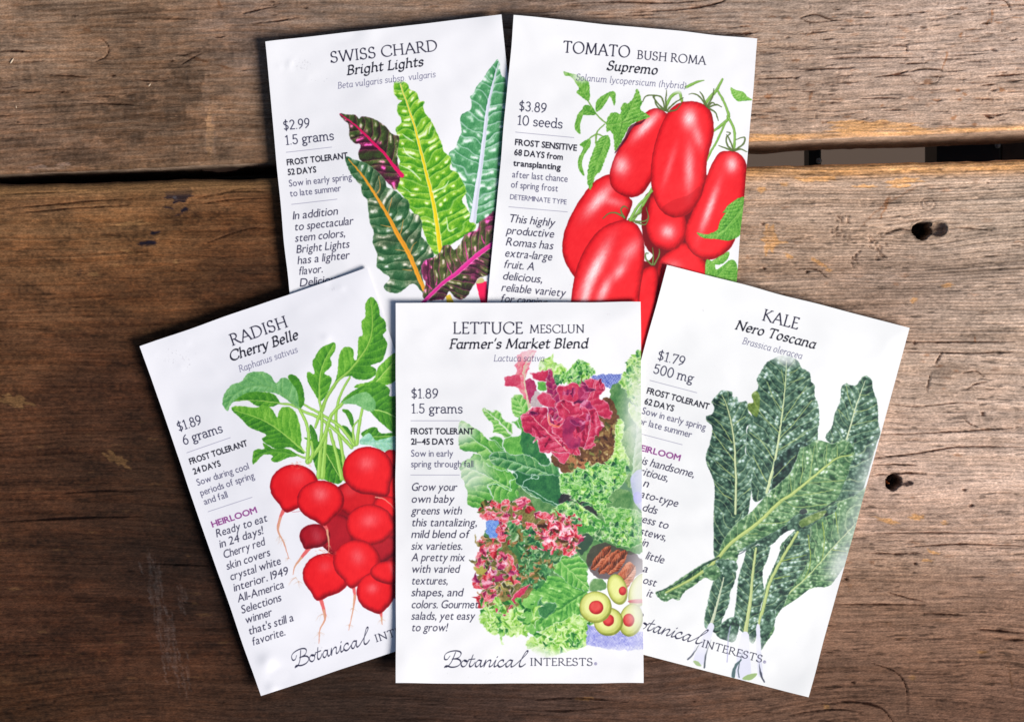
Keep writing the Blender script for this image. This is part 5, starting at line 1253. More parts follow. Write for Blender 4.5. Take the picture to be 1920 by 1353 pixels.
def print_sheet(name):
    cv = Canvas(QUADS[name], PAPER[name], seed=sum(map(ord, name)))
    ART[name](cv)
    cv.wobble(*{'lettuce': (.4, 9), 'kale': (.8, 9), 'chard': (.8, 9)}.get(name, (.7, 8)), seed=2)
    set_type(cv, name)
    smudge(cv, name)
    return np.clip(cv.img, 0, 1)
# ---------------------------------------------------------------- helpers for objects
def link(name, me, mat=None, parent=None):
    o = bpy.data.objects.new(name, me)
    COL.objects.link(o)
    if mat is not None:
        me.materials.append(mat)
    if parent is not None:
        o.parent = parent
    return o


def tag(o, label=None, cat=None, group=None, kind=None):
    for k, v in (('label', label), ('category', cat), ('group', group), ('kind', kind)):
        if v:
            o[k] = v
    return o


def empty(name, loc=(0, 0, 0)):
    o = bpy.data.objects.new(name, None)
    COL.objects.link(o)
    o.location = loc
    o.empty_display_size = .01
    return o


def mesh(name, v, f, smooth=True):
    me = bpy.data.meshes.new(name)
    me.from_pydata([tuple(p) for p in v], [], [tuple(q) for q in f])
    me.update()
    if smooth:
        me.polygons.foreach_set('use_smooth', np.ones(len(me.polygons), bool))
    return me


def gridmesh(name, V, nx, ny, smooth=True, flip=False):
    """V (ny*nx,3) row by row -> quad sheet, built from arrays"""
    i = (np.arange(ny - 1)[:, None] * nx + np.arange(nx - 1)[None, :]).ravel()
    q = np.stack([i, i + nx, i + nx + 1, i + 1], 1) if not flip else np.stack([i, i + 1, i + nx + 1, i + nx], 1)
    me = bpy.data.meshes.new(name)
    me.vertices.add(len(V)); me.vertices.foreach_set('co', V.astype(np.float32).ravel())
    me.loops.add(q.size); me.loops.foreach_set('vertex_index', q.astype(np.int32).ravel())
    me.polygons.add(len(q)); me.polygons.foreach_set('loop_start', np.arange(0, q.size, 4, dtype=np.int32))
    me.update(calc_edges=True)
    me.polygons.foreach_set('use_smooth', np.full(len(q), smooth))
    me.validate()
    return me


def wx(X, z=0.):
    return (np.asarray(X) - 960) * U * (D - z) / D


def wy(Y, z=0.):
    return (676.5 - np.asarray(Y)) * U * (D - z) / D


# ---------------------------------------------------------------- weathered wood
_tab = np.random.RandomState(99).rand(256, 256).astype(np.float32)


def vn(x, y, s=0):
    x = np.asarray(x, np.float32) + s * 17.13; y = np.asarray(y, np.float32) + s * 31.7
    xi = np.floor(x).astype(int); yi = np.floor(y).astype(int)
    fx = x - xi; fy = y - yi
    fx = fx * fx * (3 - 2 * fx); fy = fy * fy * (3 - 2 * fy)
    a = _tab[yi & 255, xi & 255]; b = _tab[yi & 255, (xi + 1) & 255]
    c = _tab[(yi + 1) & 255, xi & 255]; d = _tab[(yi + 1) & 255, (xi + 1) & 255]
    return (a * (1 - fx) + b * fx) * (1 - fy) + (c * (1 - fx) + d * fx) * fy


def lin(c):
    c = np.asarray(c, np.float32) / 255.
    return np.where(c <= .04045, c / 12.92, ((c + .055) / 1.055) ** 2.4)


MX0, MY0, MW, MH = -120, -80, 2160, 1520            # picture area covered by the drawn-mark maps


class Marks:
    """cracks, tears, stains drawn at their real places on the boards (1 cell per picture unit)"""

    def __init__(s):
        s.m = {k: np.zeros((MH, MW), np.float32) for k in ('crack', 'raw', 'dark', 'ink', 'pale', 'rust')}

    def add(s, k, polys, a=1.):
        P = np.concatenate(polys)
        x0 = int(max(MX0, P[:, 0].min() - 2)); y0 = int(max(MY0, P[:, 1].min() - 2))
        x1 = int(min(MX0 + MW, P[:, 0].max() + 3)); y1 = int(min(MY0 + MH, P[:, 1].max() + 3))
        if x1 <= x0 + 1 or y1 <= y0 + 1:
            return
        r = raster(polys, x0, y0, x1 - x0, y1 - y0) * a
        t = s.m[k][y0 - MY0:y1 - MY0, x0 - MX0:x1 - MX0]
        np.maximum(t, r, out=t)

    def line(s, k, pts, w, a=1., wob=.6):
        p = catmull(np.array(pts, float), 8, False) if len(pts) > 2 else np.array(pts, float)
        if len(p) < 6:
            p = np.array([p[0] + (p[-1] - p[0]) * t for t in np.linspace(0, 1, 7)])
        p = p + (rngw.rand(*p.shape) - .5) * (0, wob)
        ww = np.interp(np.linspace(0, 1, len(p)), np.linspace(0, 1, len(np.atleast_1d(w))), np.atleast_1d(w)) / 2
        ww = ww * (.8 + .9 * rngw.rand(len(p)))
        s.add(k, sweep(p, ww), a)

    def blob(s, k, x, y, rx, ry, a=1., rough=.35, n=22, ang=0.):
        t = np.linspace(0, 2 * math.pi, n, endpoint=False)
        r = 1 + (rngw.rand(n) - .5) * 2 * rough
        A = math.radians(ang)
        px = np.cos(t) * rx * r; py = np.sin(t) * ry * r
        p = np.stack([x + px * math.cos(A) - py * math.sin(A), y + px * math.sin(A) + py * math.cos(A)], 1)
        s.add(k, [ccw(catmull(p, 3))], a)

    def get(s, k, X, Y):
        x = np.clip(X - MX0, 0, MW - 2); y = np.clip(Y - MY0, 0, MH - 2)
        xi = x.astype(int); yi = y.astype(int); fx = x - xi; fy = y - yi
        m = s.m[k]
        return (m[yi, xi] * (1 - fx) + m[yi, xi + 1] * fx) * (1 - fy) + (m[yi + 1, xi] * (1 - fx) + m[yi + 1, xi + 1] * fx) * fy


rngw = np.random.RandomState(5)
MK = Marks()
K = MK
# --- upper board: many short checks, a faint knot, rust-brown tears
for i in range(520):
    x = rngw.uniform(-60, 1980); y = rngw.uniform(-40, 240)
    right = x > 900
    if not right and rngw.rand() < .72:
        continue
    L = rngw.uniform(8, 60) * (1.3 if rngw.rand() < .15 else 1)
    K.line('crack', [(x, y), (x + L * .5, y + rngw.uniform(-1, 1)), (x + L, y - L * .03 + rngw.uniform(-1.5, 1.5))], (.4, rngw.uniform(1., 2.3), .4), rngw.uniform(.4, .95))
for q, w in (([(0, 97), (30, 96), (62, 99)], 2), ([(90, 141), (130, 142), (160, 145)], 1.6), ([(255, 149), (280, 152), (312, 152)], 1.5), ([(150, 194), (210, 195), (262, 198)], 1.3),
             ([(455, 26), (480, 20), (520, 12)], 1.4), ([(470, 45), (520, 40), (560, 33)], 1.3), ([(1063, 8), (1150, 4), (1260, 6), (1330, 0)], 1.6), ([(1180, 24), (1280, 18), (1340, 8), (1370, -4)], 2),
             ([(1360, 65), (1395, 64), (1420, 62)], 2.4), ([(1490, 130), (1540, 130), (1600, 127)], 1.8), ([(1420, 148), (1460, 147), (1500, 145)], 1.5), ([(1560, 107), (1640, 108), (1730, 108)], 1.2),
             ([(1640, 145), (1680, 140), (1705, 133)], 2), ([(1706, 135), (1730, 130), (1760, 130), (1770, 135)], 1.8), ([(1612, 186), (1660, 184), (1690, 185)], 1.6), ([(1850, 144), (1890, 141), (1925, 138)], 2),
             ([(1840, 160), (1870, 158)], 1.4), ([(1845, 215), (1855, 219), (1864, 221)], 2.6), ([(1500, 34), (1530, 28), (1560, 38), (1580, 38)], 1.4), ([(1500, 34), (1520, 42), (1560, 40)], .9), ([(1840, 45), (1858, 44)], 1.6),
             ([(380, 100), (360, 110), (340, 122)], 1.), ([(190, 72), (204, 88), (200, 105), (180, 116)], 1.), ([(1880, 0), (1890, 8), (1896, 20)], 1.2), ([(1670, 88), (1700, 87), (1700, 97)], 1.1)):
    K.line('crack', q, (.7, w * 1.6, .8), 1.)
K.line('crack', [(1706, 140), (1715, 155), (1735, 158), (1757, 154), (1766, 142)], (.8, 1.2, .8), .6)
K.blob('dark', 1742, 150, 22, 8, .5); K.blob('rust', 1740, 153, 10, 5, .6)
for i in range(150):                                       # tiny vertical cross checks
    x = rngw.uniform(1380, 1920); y = rngw.uniform(0, 235)
    K.line('crack', [(x, y), (x + rngw.uniform(-1, 1), y + rngw.uniform(3, 14))], (.3, .8, .3), rngw.uniform(.2, .5), .1)
for x, y, rx, ry, an in ((1860, 30, 2, 13, 5), (1853, 42, 2, 6, 10), (1776, 103, 2.4, 9, 15), (1770, 120, 1.6, 8, 12), (1803, 66, 2.4, 6, 20), (1521, 180, 2.4, 9, 12), (1790, 222, 6, 4, -40), (1880, 168, 6, 4, 10), (1797, 170, 5, 4, 0),
                         (1592, 158, 7, 1.4, 0), (372, 112, 20, 2.2, 18), (420, 126, 14, 1.6, 14), (1808, 176, 4, 3, 30), (1828, 234, 4, 3, 0), (1440, 180, 8, 5, 0), (1655, 198, 4, 2, 0), (165, 57, 9, 3, 0), (410, 5, 3, 14, -30)):
    K.blob('rust', x, y, rx, ry, .8, .3, ang=an)
for i in range(110):
    K.blob('rust', rngw.uniform(1380, 1930), rngw.uniform(0, 240), rngw.uniform(2, 12), rngw.uniform(.8, 3), rngw.uniform(.2, .6), .5)
for i in range(70):
    K.blob('rust', rngw.uniform(0, 900), rngw.uniform(0, 300), rngw.uniform(3, 16), rngw.uniform(.8, 3), rngw.uniform(.15, .45), .5)
for x, y, rx, ry in ((1640, 236, 70, 10), (1590, 246, 50, 4), (1700, 242, 40, 5), (1465, 255, 60, 3.5), (1800, 243, 50, 2.5)):
    K.blob('raw', x, y, rx, ry, .8, .45)
K.blob('pale', 70, 315, 24, 3.5, .8, .5); K.blob('pale', 118, 309, 14, 3, .8, .5); K.blob('pale', 100, 316, 30, 2, .6, .5)
K.blob('pale', 395, 44, 20, 7, .35, .5); K.blob('pale', 372, 55, 26, 9, .25, .5)
K.blob('pale', 396, 255, 10, 46, .3, .3); K.blob('raw', 394, 250, 7, 44, .25, .3); K.blob('pale', 386, 185, 6, 36, .14, .3)
K.blob('dark', 342, 165, 34, 48, .42, .5); K.blob('dark', 250, 225, 90, 36, .4, .5); K.blob('dark', 165, 290, 60, 14, .35, .5); K.blob('dark', 200, 20, 110, 16, .5, .5); K.blob('dark', 260, 120, 60, 20, .3, .6)
K.blob('dark', 270, 65, 110, 14, .22, .5)
for i in range(260):                                       # short upright scuffs left by planing
    x = rngw.normal(285, 90); y = rngw.normal(190, 60)
    if 20 < y < 318 and x > 0:
        K.line(('pale', 'dark')[i % 2], [(x, y), (x + rngw.uniform(-2, 2), y + rngw.uniform(3, 9))], (.4, 1.1, .4), rngw.uniform(.15, .4), .2)
# --- lower board
for i in range(420):
    x = rngw.uniform(-80, 1990); y = rngw.uniform(380, 1380)
    if 260 < x < 1650 and 560 < y < 1300:
        continue
    L = rngw.uniform(15, 110)
    K.line('crack', [(x, y), (x + L * .5, y + rngw.uniform(-1.5, 1.5)), (x + L, y - L * .01 + rngw.uniform(-2, 2))], (.3, rngw.uniform(.7, 1.5), .3), rngw.uniform(.25, .7))
for q, w in (([(0, 978), (80, 974), (160, 970), (270, 968)], 2.6), ([(270, 1056), (330, 1058), (390, 1060)], 1.8), ([(120, 925), (190, 920), (250, 922)], 1.4), ([(1640, 890), (1700, 887), (1738, 888)], 1.6), ([(1636, 872), (1680, 871), (1718, 872)], 1.2),
             ([(1565, 1133), (1650, 1133), (1735, 1134)], 1.8), ([(1665, 1110), (1700, 1120), (1735, 1128)], 1.4), ([(1730, 1150), (1770, 1151), (1805, 1153)], 1.5), ([(1620, 1036), (1680, 1038), (1730, 1036)], 1.6), ([(1700, 1025), (1800, 1020), (1920, 1024)], 1.6),
             ([(1640, 1000), (1760, 998), (1920, 1001)], 1.2), ([(1640, 858), (1720, 850), (1800, 838), (1920, 838)], 1.7), ([(1650, 815), (1740, 812), (1850, 806), (1925, 800)], 1.3), ([(1668, 758), (1720, 762), (1790, 756), (1850, 757)], 1.),
             ([(1830, 1179), (1870, 1182), (1920, 1187)], 2.2), ([(1880, 1199), (1925, 1200)], 2.4), ([(1635, 1243), (1680, 1260), (1700, 1290), (1702, 1340)], 1.2), ([(1540, 1320), (1600, 1316), (1650, 1326), (1675, 1352)], 2), ([(1480, 1340), (1560, 1330), (1620, 1335)], 1.2),
             ([(1806, 700), (1830, 696), (1846, 706)], .9), ([(1755, 683), (1760, 672), (1768, 660)], 1.4), ([(1740, 735), (1741, 720), (1746, 700)], 1.), ([(1815, 730), (1830, 720), (1850, 716)], .9), ([(1808, 785), (1820, 795), (1834, 800)], .9),
             ([(1640, 640), (1760, 642), (1920, 640)], 1.3), ([(1500, 620), (1560, 640), (1640, 655)], 1.2), ([(1700, 660), (1830, 662), (1900, 660)], 1.2), ([(390, 455), (460, 430), (500, 428)], 1), ([(1490, 505), (1530, 505), (1550, 520)], .9),
             ([(1710, 432), (1690, 430), (1660, 438)], 1), ([(1780, 430), (1810, 428), (1860, 432)], 1), ([(370, 372), (420, 362), (470, 358), (500, 360)], 1.4), ([(380, 382), (440, 374), (505, 372)], 1.2), ([(400, 366), (440, 356), (478, 354)], 1.3), ([(1000, 1312), (1080, 1308), (1180, 1316)], 1.4),
             ([(0, 392), (80, 386), (160, 378), (260, 372)], 1.5), ([(20, 402), (120, 392), (240, 385)], 1.3), ([(960, 1330), (1060, 1332), (1130, 1326)], 1.2), ([(0, 366), (60, 362), (140, 360)], 1.1)):
    K.line('crack', q, (.7, w * 1.6, .8), 1.)
# torn orange fibres
for x, y, rx, ry, an in ((28, 752, 30, 10, 12), (222, 862, 24, 8, 28), (1550, 335, 24, 5, -4), (1515, 337, 26, 4, 0), (1700, 339, 32, 7, 0), (1690, 350, 22, 3, 0), (1470, 345, 10, 4, 0), (1430, 357, 8, 6, 0), (1625, 350, 22, 3, 0), (1480, 480, 9, 3, 30), (1540, 495, 12, 3, 35), (1528, 488, 6, 3, 30),
                         (1555, 507, 6, 2.5, 10), (1780, 535, 10, 4, -10), (1713, 564, 8, 4, -20), (1662, 385, 3, 22, 22), (1828, 638, 2, 5, 5), (1712, 1270, 7, 4, 5), (1770, 980, 7, 4, 0), (1840, 1222, 10, 3, 0), (1690, 1198, 8, 2, -20), (1550, 1325, 6, 4, 0),
                         (1750, 1035, 12, 3, 20), (1740, 1050, 10, 3, 10), (1720, 970, 14, 5, 0), (1660, 975, 24, 4, 14), (1895, 1270, 2, 30, -8), (1460, 455, 18, 3, 0), (1445, 450, 14, 26, 0), (240, 472, 12, 3, 0), (330, 490, 5, 4, 0), (150, 510, 4, 7, 0), (178, 514, 10, 3, 0), (250, 420, 26, 5, -6), (1100, 1310, 20, 3, 0)):
    K.blob('raw' if ry > 2.4 and rx > 4 else 'rust', x, y, rx, ry, .8, .4, ang=an)
for i in range(120):
    K.blob('rust', rngw.uniform(1400, 1930), rngw.uniform(330, 1340), rngw.uniform(3, 14), rngw.uniform(1, 4), rngw.uniform(.12, .45), .5)
for i in range(90):
    K.blob('raw', rngw.uniform(0, 560), rngw.uniform(400, 1340), rngw.uniform(3, 16), rngw.uniform(.8, 2.6), rngw.uniform(.1, .3), .5)
# blue-black ink blots
K.blob('ink', 338, 368, 24, 13, .9, .3); K.blob('ink', 345, 352, 13, 14, .5, .4); K.blob('ink', 352, 360, 10, 8, .8, .3); K.blob('ink', 316, 390, 11, 2.4, .8, .3, ang=8); K.blob('ink', 346, 394, 8, 4, .85, .3, ang=-20); K.blob('ink', 336, 403, 10, 1.6, .6, .3, ang=-20)
K.blob('ink', 276, 457, 17, 4, 1., .25, ang=-3); K.blob('ink', 291, 437, 9, 2.8, .8, .3, ang=-8); K.blob('pale', 328, 372, 4, 3, .6, .4)
# grey stains
for x, y, rx, ry, a in ((1800, 515, 120, 20, .35), (1740, 545, 60, 16, .35), (1880, 500, 60, 12, .3), (1765, 700, 26, 24, .5), (1775, 690, 44, 12, .3), (1560, 575, 90, 12, .3), (1860, 845, 60, 5, .4), (1620, 610, 60, 14, .25), (210, 560, 70, 20, .3), (190, 580, 60, 6, .5), (120, 700, 90, 30, .3),
                        (215, 1140, 60, 24, .6), (180, 1120, 50, 12, .6), (60, 1080, 60, 12, .4), (130, 1010, 90, 14, .4), (1850, 430, 60, 6, .2), (1500, 420, 60, 4, .25), (1650, 470, 70, 4, .2), (430, 520, 90, 60, .25), (400, 440, 60, 30, .2)):
    for j in range(5):
        K.blob('dark', x + rngw.uniform(-.6, .6) * rx, y + rngw.uniform(-.6, .6) * ry, rx * rngw.uniform(.3, .7), ry * rngw.uniform(.2, .6), a * rngw.uniform(.4, .9), .4)
# pale scuffs bottom left
for i in range(80):
    t = rngw.rand(); x = 275 + 60 * t + rngw.normal(0, 9); y = 1035 + 220 * t + rngw.normal(0, 12)
    K.line('pale', [(x, y), (x + rngw.uniform(4, 12), y + rngw.uniform(20, 60))], (.5, rngw.uniform(1., 3.4), .5), rngw.uniform(.15, .45), .2)
for i in range(14):
    x = 335 + rngw.uniform(-5, 14); y = 1085 + rngw.uniform(0, 60)
    K.line('pale', [(x, y), (x + 6, y + rngw.uniform(10, 30))], (.4, 2., .4), .25, .2)
# pressed marks: a ring, and worn machine stamps
K.line('crack', arc(1740, 383, 13, 12, 0, 360, 14), (1.1,), .5, .3); K.line('crack', arc(1741, 381, 7, 5, 20, 280, 9), (1.,), .4, .3)
K.line('rust', [(1612, 430), (1640, 400), (1670, 378), (1720, 350)], (1.5, 3, 2), .4); K.line('dark', [(1612, 430), (1640, 402), (1670, 380), (1720, 352)], (2, 4, 3), .4)
for (x0, y0, w, h, n) in ((1560, 402, 20, 44, 9), (1630, 438, 32, 22, 12), (1640, 465, 18, 34, 9), (1596, 470, 16, 24, 8), (1570, 400, 30, 10, 4), (1575, 440, 24, 6, 3)):
    for i in range(n):
        x = x0 + rngw.uniform(0, w); y = y0 + rngw.uniform(0, h)
        K.line('crack', [(x, y), (x + rngw.uniform(-6, 6), y + rngw.uniform(-3, 8)), (x + rngw.uniform(-4, 8), y + rngw.uniform(2, 12))], (.8, 1.4, .8), rngw.uniform(.35, .8), .3)
for i in range(60):
    K.blob('crack', rngw.uniform(0, 1920), rngw.choice([rngw.uniform(0, 240), rngw.uniform(340, 560), rngw.uniform(1310, 1350)]), rngw.uniform(1, 3), rngw.uniform(.8, 1.6), rngw.uniform(.3, .9), .4)
for x, y in ((1809, 918), (1822, 948), (1716, 643), (1844, 778), (1843, 774), (1716, 1057), (1587, 1085), (1600, 1279), (1432, 420), (1433, 503), (1515, 510)):
    K.blob('crack', x, y, 4, 2.6, .9, .5)

TONES = [  # board tone with brown stain and the left-to-right light falloff painted in (display values, later made linear)
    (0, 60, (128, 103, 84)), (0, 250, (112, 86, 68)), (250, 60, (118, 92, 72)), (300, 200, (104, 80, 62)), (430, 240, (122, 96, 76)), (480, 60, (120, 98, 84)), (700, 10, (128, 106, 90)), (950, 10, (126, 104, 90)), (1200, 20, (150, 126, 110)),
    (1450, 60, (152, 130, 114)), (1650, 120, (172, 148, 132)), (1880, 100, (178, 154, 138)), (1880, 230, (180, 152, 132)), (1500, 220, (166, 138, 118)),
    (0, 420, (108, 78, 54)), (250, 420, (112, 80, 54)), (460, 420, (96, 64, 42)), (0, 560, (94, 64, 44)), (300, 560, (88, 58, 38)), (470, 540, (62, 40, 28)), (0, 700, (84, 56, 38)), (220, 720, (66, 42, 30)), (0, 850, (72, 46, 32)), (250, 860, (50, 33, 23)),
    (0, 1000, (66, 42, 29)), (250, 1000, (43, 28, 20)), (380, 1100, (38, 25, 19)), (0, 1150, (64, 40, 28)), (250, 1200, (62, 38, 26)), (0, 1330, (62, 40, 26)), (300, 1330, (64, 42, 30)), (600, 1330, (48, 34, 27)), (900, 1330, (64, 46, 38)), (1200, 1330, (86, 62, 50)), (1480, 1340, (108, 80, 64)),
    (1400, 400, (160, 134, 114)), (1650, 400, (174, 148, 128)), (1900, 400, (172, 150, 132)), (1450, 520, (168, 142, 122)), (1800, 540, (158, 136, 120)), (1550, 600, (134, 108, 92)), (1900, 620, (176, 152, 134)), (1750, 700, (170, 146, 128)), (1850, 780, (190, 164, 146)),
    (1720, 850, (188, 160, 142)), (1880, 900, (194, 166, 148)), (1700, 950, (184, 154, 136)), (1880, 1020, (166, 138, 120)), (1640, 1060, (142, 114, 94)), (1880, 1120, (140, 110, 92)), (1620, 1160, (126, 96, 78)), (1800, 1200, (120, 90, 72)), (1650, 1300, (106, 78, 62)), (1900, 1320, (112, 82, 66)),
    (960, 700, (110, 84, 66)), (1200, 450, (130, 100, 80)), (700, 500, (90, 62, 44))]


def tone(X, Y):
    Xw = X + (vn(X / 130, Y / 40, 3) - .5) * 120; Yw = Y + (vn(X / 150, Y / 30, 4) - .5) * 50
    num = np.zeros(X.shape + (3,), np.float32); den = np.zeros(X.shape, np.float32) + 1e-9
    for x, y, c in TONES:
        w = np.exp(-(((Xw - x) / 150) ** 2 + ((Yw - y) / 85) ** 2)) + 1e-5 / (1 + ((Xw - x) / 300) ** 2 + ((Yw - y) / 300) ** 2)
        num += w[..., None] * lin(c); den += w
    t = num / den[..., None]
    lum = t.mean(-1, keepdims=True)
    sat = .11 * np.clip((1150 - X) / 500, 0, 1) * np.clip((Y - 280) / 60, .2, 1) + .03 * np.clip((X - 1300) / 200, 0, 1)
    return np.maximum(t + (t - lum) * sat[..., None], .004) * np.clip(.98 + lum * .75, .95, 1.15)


KNOTS = ((1742, 432, 34, .9), (1680, 903, 34, .7), (1742, 150, 24, .6), (200, 88, 26, .5), (1765, 700, 26, .5), (276, 457, 16, .5))
HOLES = ((1731, 433, 19, 17, 13), (1762, 430, 14, 14, 3.0), (1675, 903, 17, 16, 8), (1700, 905, 11, 6, 1.4))       # x, y, rx, ry, depth mm


def wood_fields(X, Y, upper):
    """colour (linear), height (mm) and grain for points of a board"""
    sl = .03 if upper else .012
    yp = Y + sl * X + (vn(X / 420, Y / 130, 1) - .5) * 26 + (vn(X / 160, Y / 50, 2) - .5) * 7
    if not upper:
        yp += np.clip((Y - 700) / 300, 0, 1) * 26 * (vn(X / 230, Y / 160, 8) - .5)
    for kx, ky, r, am in KNOTS:
        d = ((X - kx) / (r * 2.4)) ** 2 + ((Y - ky) / r) ** 2
        yp -= (Y - ky) * np.exp(-d) * am * .75
    g1 = vn(X / 600, yp / 11, 5); g2 = vn(X / 300, yp / 4.6, 6); g3 = vn(X / (40 if upper else 80), yp / 2.4, 7); g4 = vn(X / (12 if upper else 24), yp / 1.9, 9)
    right = np.clip((X - 1250) / 300, 0, 1)
    left = np.clip((700 - X) / 300, 0, 1)
    if upper:
        ring = .5 + .5 * np.sin(yp * 2 * math.pi / 13 + 5 * vn(X / 200, yp / 30, 10)); ra = .12 + .1 * left
    else:
        ring = .5 + .5 * np.sin(yp * 2 * math.pi / 6.2 + 3 * vn(X / 300, yp / 40, 10)); ra = .34 * right * np.clip((720 - Y) / 120, 0, 1) + .12
    lk = (.42 - .1 * right) if upper else 1 - .35 * right * np.clip((Y - 640) / 120, 0, 1)
    g = (.42 - .2 * left) * lk * (g1 - .5) + .4 * lk * (g2 - .5) + .34 * (g3 - .5) + .22 * (g4 - .5) + ra * (ring - .5)
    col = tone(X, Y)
    blot = vn(X / 34, Y / 16, 12) * .6 + vn(X / 12, Y / 7, 13) * .4
    speck = vn(X / 5, Y / 4, 14)
    amp = .66 - .04 * left
    if upper:
        speck = speck * .6 + .4 * vn(X / 3.2, Y / 13, 17)
    m = 1 + amp * g * 1.25 + (blot - .5) * (.4 + .15 * left) + (speck - .5) * (.34 + .3 * left) + (vn(X / 70, Y / 28, 18) - .5) * (.25 + .35 * left)
    col = col * np.clip(m, .3, 1.9)[..., None]
    # warmer low grain, greyer ridges
    warm = np.clip(-g * 1.6 + (blot - .5) * .8, -.25, .5)[..., None]
    col = col * (1 + warm * np.array([.22, 0., -.22], np.float32) * (1 - .65 * right)[..., None])
    f = {k: K.get(k, X + (vn(X / 9, Y / 5, 21) - .5) * 5, Y + (vn(X / 9, Y / 5, 22) - .5) * 3) for k in ('raw', 'dark', 'ink', 'pale', 'rust')}
    f['crack'] = K.get('crack', X, Y)
    # soft stains are broken up by the grain
    dk = np.clip(f['dark'] * (1.1 - g * 1.4 + (blot - .5) * 1.2), 0, 1)[..., None]
    col = col * (1 - dk * .62)
    rw = np.clip(f['raw'] * (1.9 - 1.1 * g3 + (blot - .5) * 1.4), 0, 1)[..., None]
    col = col * (1 - rw * .85) + (col.mean(-1, keepdims=True) * .8 + .05) * np.array([2.1, 1.08, .42], np.float32) * rw * .85
    rs_ = np.clip(f['rust'] * (1.9 - g3), 0, 1)[..., None]
    col = col * (1 - rs_ * .9) + col.mean(-1, keepdims=True) * np.array([1.0, .46, .22], np.float32) * rs_ * .9
    ik = np.clip(f['ink'] * (1.9 - .9 * g3 - .4 * g4), 0, 1)[..., None]
    col = col * (1 - ik) + lin((22, 18, 30)) * ik
    pl = np.clip(f['pale'] * (1.4 - g3), 0, 1)[..., None]
    col = col * (1 - pl) + (col * 1.6 + .06) * pl
    ck = np.clip(f['crack'], 0, 1)[..., None]
    col = col * (1 - ck) + col * np.array([.2, .12, .09], np.float32) * ck
    # small dark pits where late wood has opened
    pit = np.clip((vn(X / (24 if upper else 16), yp / 1.9, 30) * (.45 + .55 * vn(X / 40, yp / 6, 31)) - (.62 if upper else .58)) * 7, 0, 1) * (.45 + .5 * right)
    col = col * (1 - .55 * pit[..., None])
    h = .20 * (g1 - .5) + .20 * (g2 - .5) + .12 * (g3 - .5) + .06 * (g4 - .5) + (ra * .28) * (ring - .5) - f['crack'] * .55 - pit * .18 + (vn(X / 200, Y / 60, 15) - .5) * .6
    h = h * (1.1 + .3 * right) - f['raw'] * .1
    for hx, hy, rx, ry, dep in HOLES:
        an = np.arctan2(Y - hy, X - hx)
        wob = 1 + .22 * (vn(np.cos(an) * 1.3 + 9, np.sin(an) * 1.3 + hx, 40) - .5) * 2 + .1 * (vn(np.cos(an) * 4 + 9, np.sin(an) * 4 + hx, 43) - .5)
        d = np.sqrt(((X - hx) / (rx * wob)) ** 2 + ((Y - hy) / (ry * wob)) ** 2)
        ins = np.clip((1.0 - d) / .16, 0, 1)
        h = np.minimum(h, h * (1 - ins) - dep * ins * (.8 + .35 * vn(X / 6, Y / 6, 41)))
        lip = np.exp(-((d - 1.08) / .12) ** 2)
        col = col * (1 - (.75 if dep > 5 else .5) * np.clip(ins * 1.4, 0, 1)[..., None] * (1 if dep > 5 else .5)) * (1 - .45 * lip[..., None] * (.4 + vn(X / 7, Y / 7, 42)[..., None]))
        h += lip * .12
    fl = (np.exp(-(((X - 1668) / 3.4) ** 2 + ((Y - 906) / 5.5) ** 2)) * (vn(X / 3, Y / 3, 44) + .4))[..., None]
    if not upper:
        h = h + fl[..., 0] * 6.5
        col = col * (1 - np.clip(fl, 0, 1)) + lin((200, 110, 50)) * np.clip(fl, 0, 1)
    return col, h


def wood_mat():
    m = bpy.data.materials.new('weathered wood')
    m.use_nodes = True
    N = m.node_tree.nodes; Lk = m.node_tree.links
    b = N['Principled BSDF']
    at = N.new('ShaderNodeAttribute'); at.attribute_name = 'wood'
    tc = N.new('ShaderNodeTexCoord')
    mp = N.new('ShaderNodeMapping'); mp.inputs['Scale'].default_value = (170, 1500, 300)
    n1 = N.new('ShaderNodeTexNoise'); n1.inputs['Scale'].default_value = 1.; n1.inputs['Detail'].default_value = 4; n1.inputs['Roughness'].default_value = .7
    mp2 = N.new('ShaderNodeMapping'); mp2.inputs['Scale'].default_value = (1300, 3000, 1300)
    n2 = N.new('ShaderNodeTexNoise'); n2.inputs['Scale'].default_value = 1.; n2.inputs['Detail'].default_value = 3
    for a, c in ((mp, n1), (mp2, n2)):
        Lk.new(tc.outputs['Object'], a.inputs[0]); Lk.new(a.outputs[0], c.inputs['Vector'])
    r1 = N.new('ShaderNodeMapRange'); r1.inputs[1].default_value = .25; r1.inputs[2].default_value = .75; r1.inputs[3].default_value = .56; r1.inputs[4].default_value = 1.42
    Lk.new(n1.outputs[0], r1.inputs[0])
    r2 = N.new('ShaderNodeMapRange'); r2.inputs[1].default_value = .3; r2.inputs[2].default_value = .7; r2.inputs[3].default_value = .7; r2.inputs[4].default_value = 1.32
    Lk.new(n2.outputs[0], r2.inputs[0])
    mu = N.new('ShaderNodeMath'); mu.operation = 'MULTIPLY'
    Lk.new(r1.outputs[0], mu.inputs[0]); Lk.new(r2.outputs[0], mu.inputs[1])
    vm = N.new('ShaderNodeVectorMath'); vm.operation = 'SCALE'
    Lk.new(at.outputs['Color'], vm.inputs[0]); Lk.new(mu.outputs[0], vm.inputs['Scale'])
    Lk.new(vm.outputs[0], b.inputs['Base Color'])
    b.inputs['Roughness'].default_value = .8
    b.inputs['Specular IOR Level'].default_value = .14
    bp = N.new('ShaderNodeBump'); bp.inputs['Strength'].default_value = .5; bp.inputs['Distance'].default_value = .0002
    Lk.new(mu.outputs[0], bp.inputs['Height']); Lk.new(bp.outputs[0], b.inputs['Normal'])
    return m


WOOD = wood_mat()


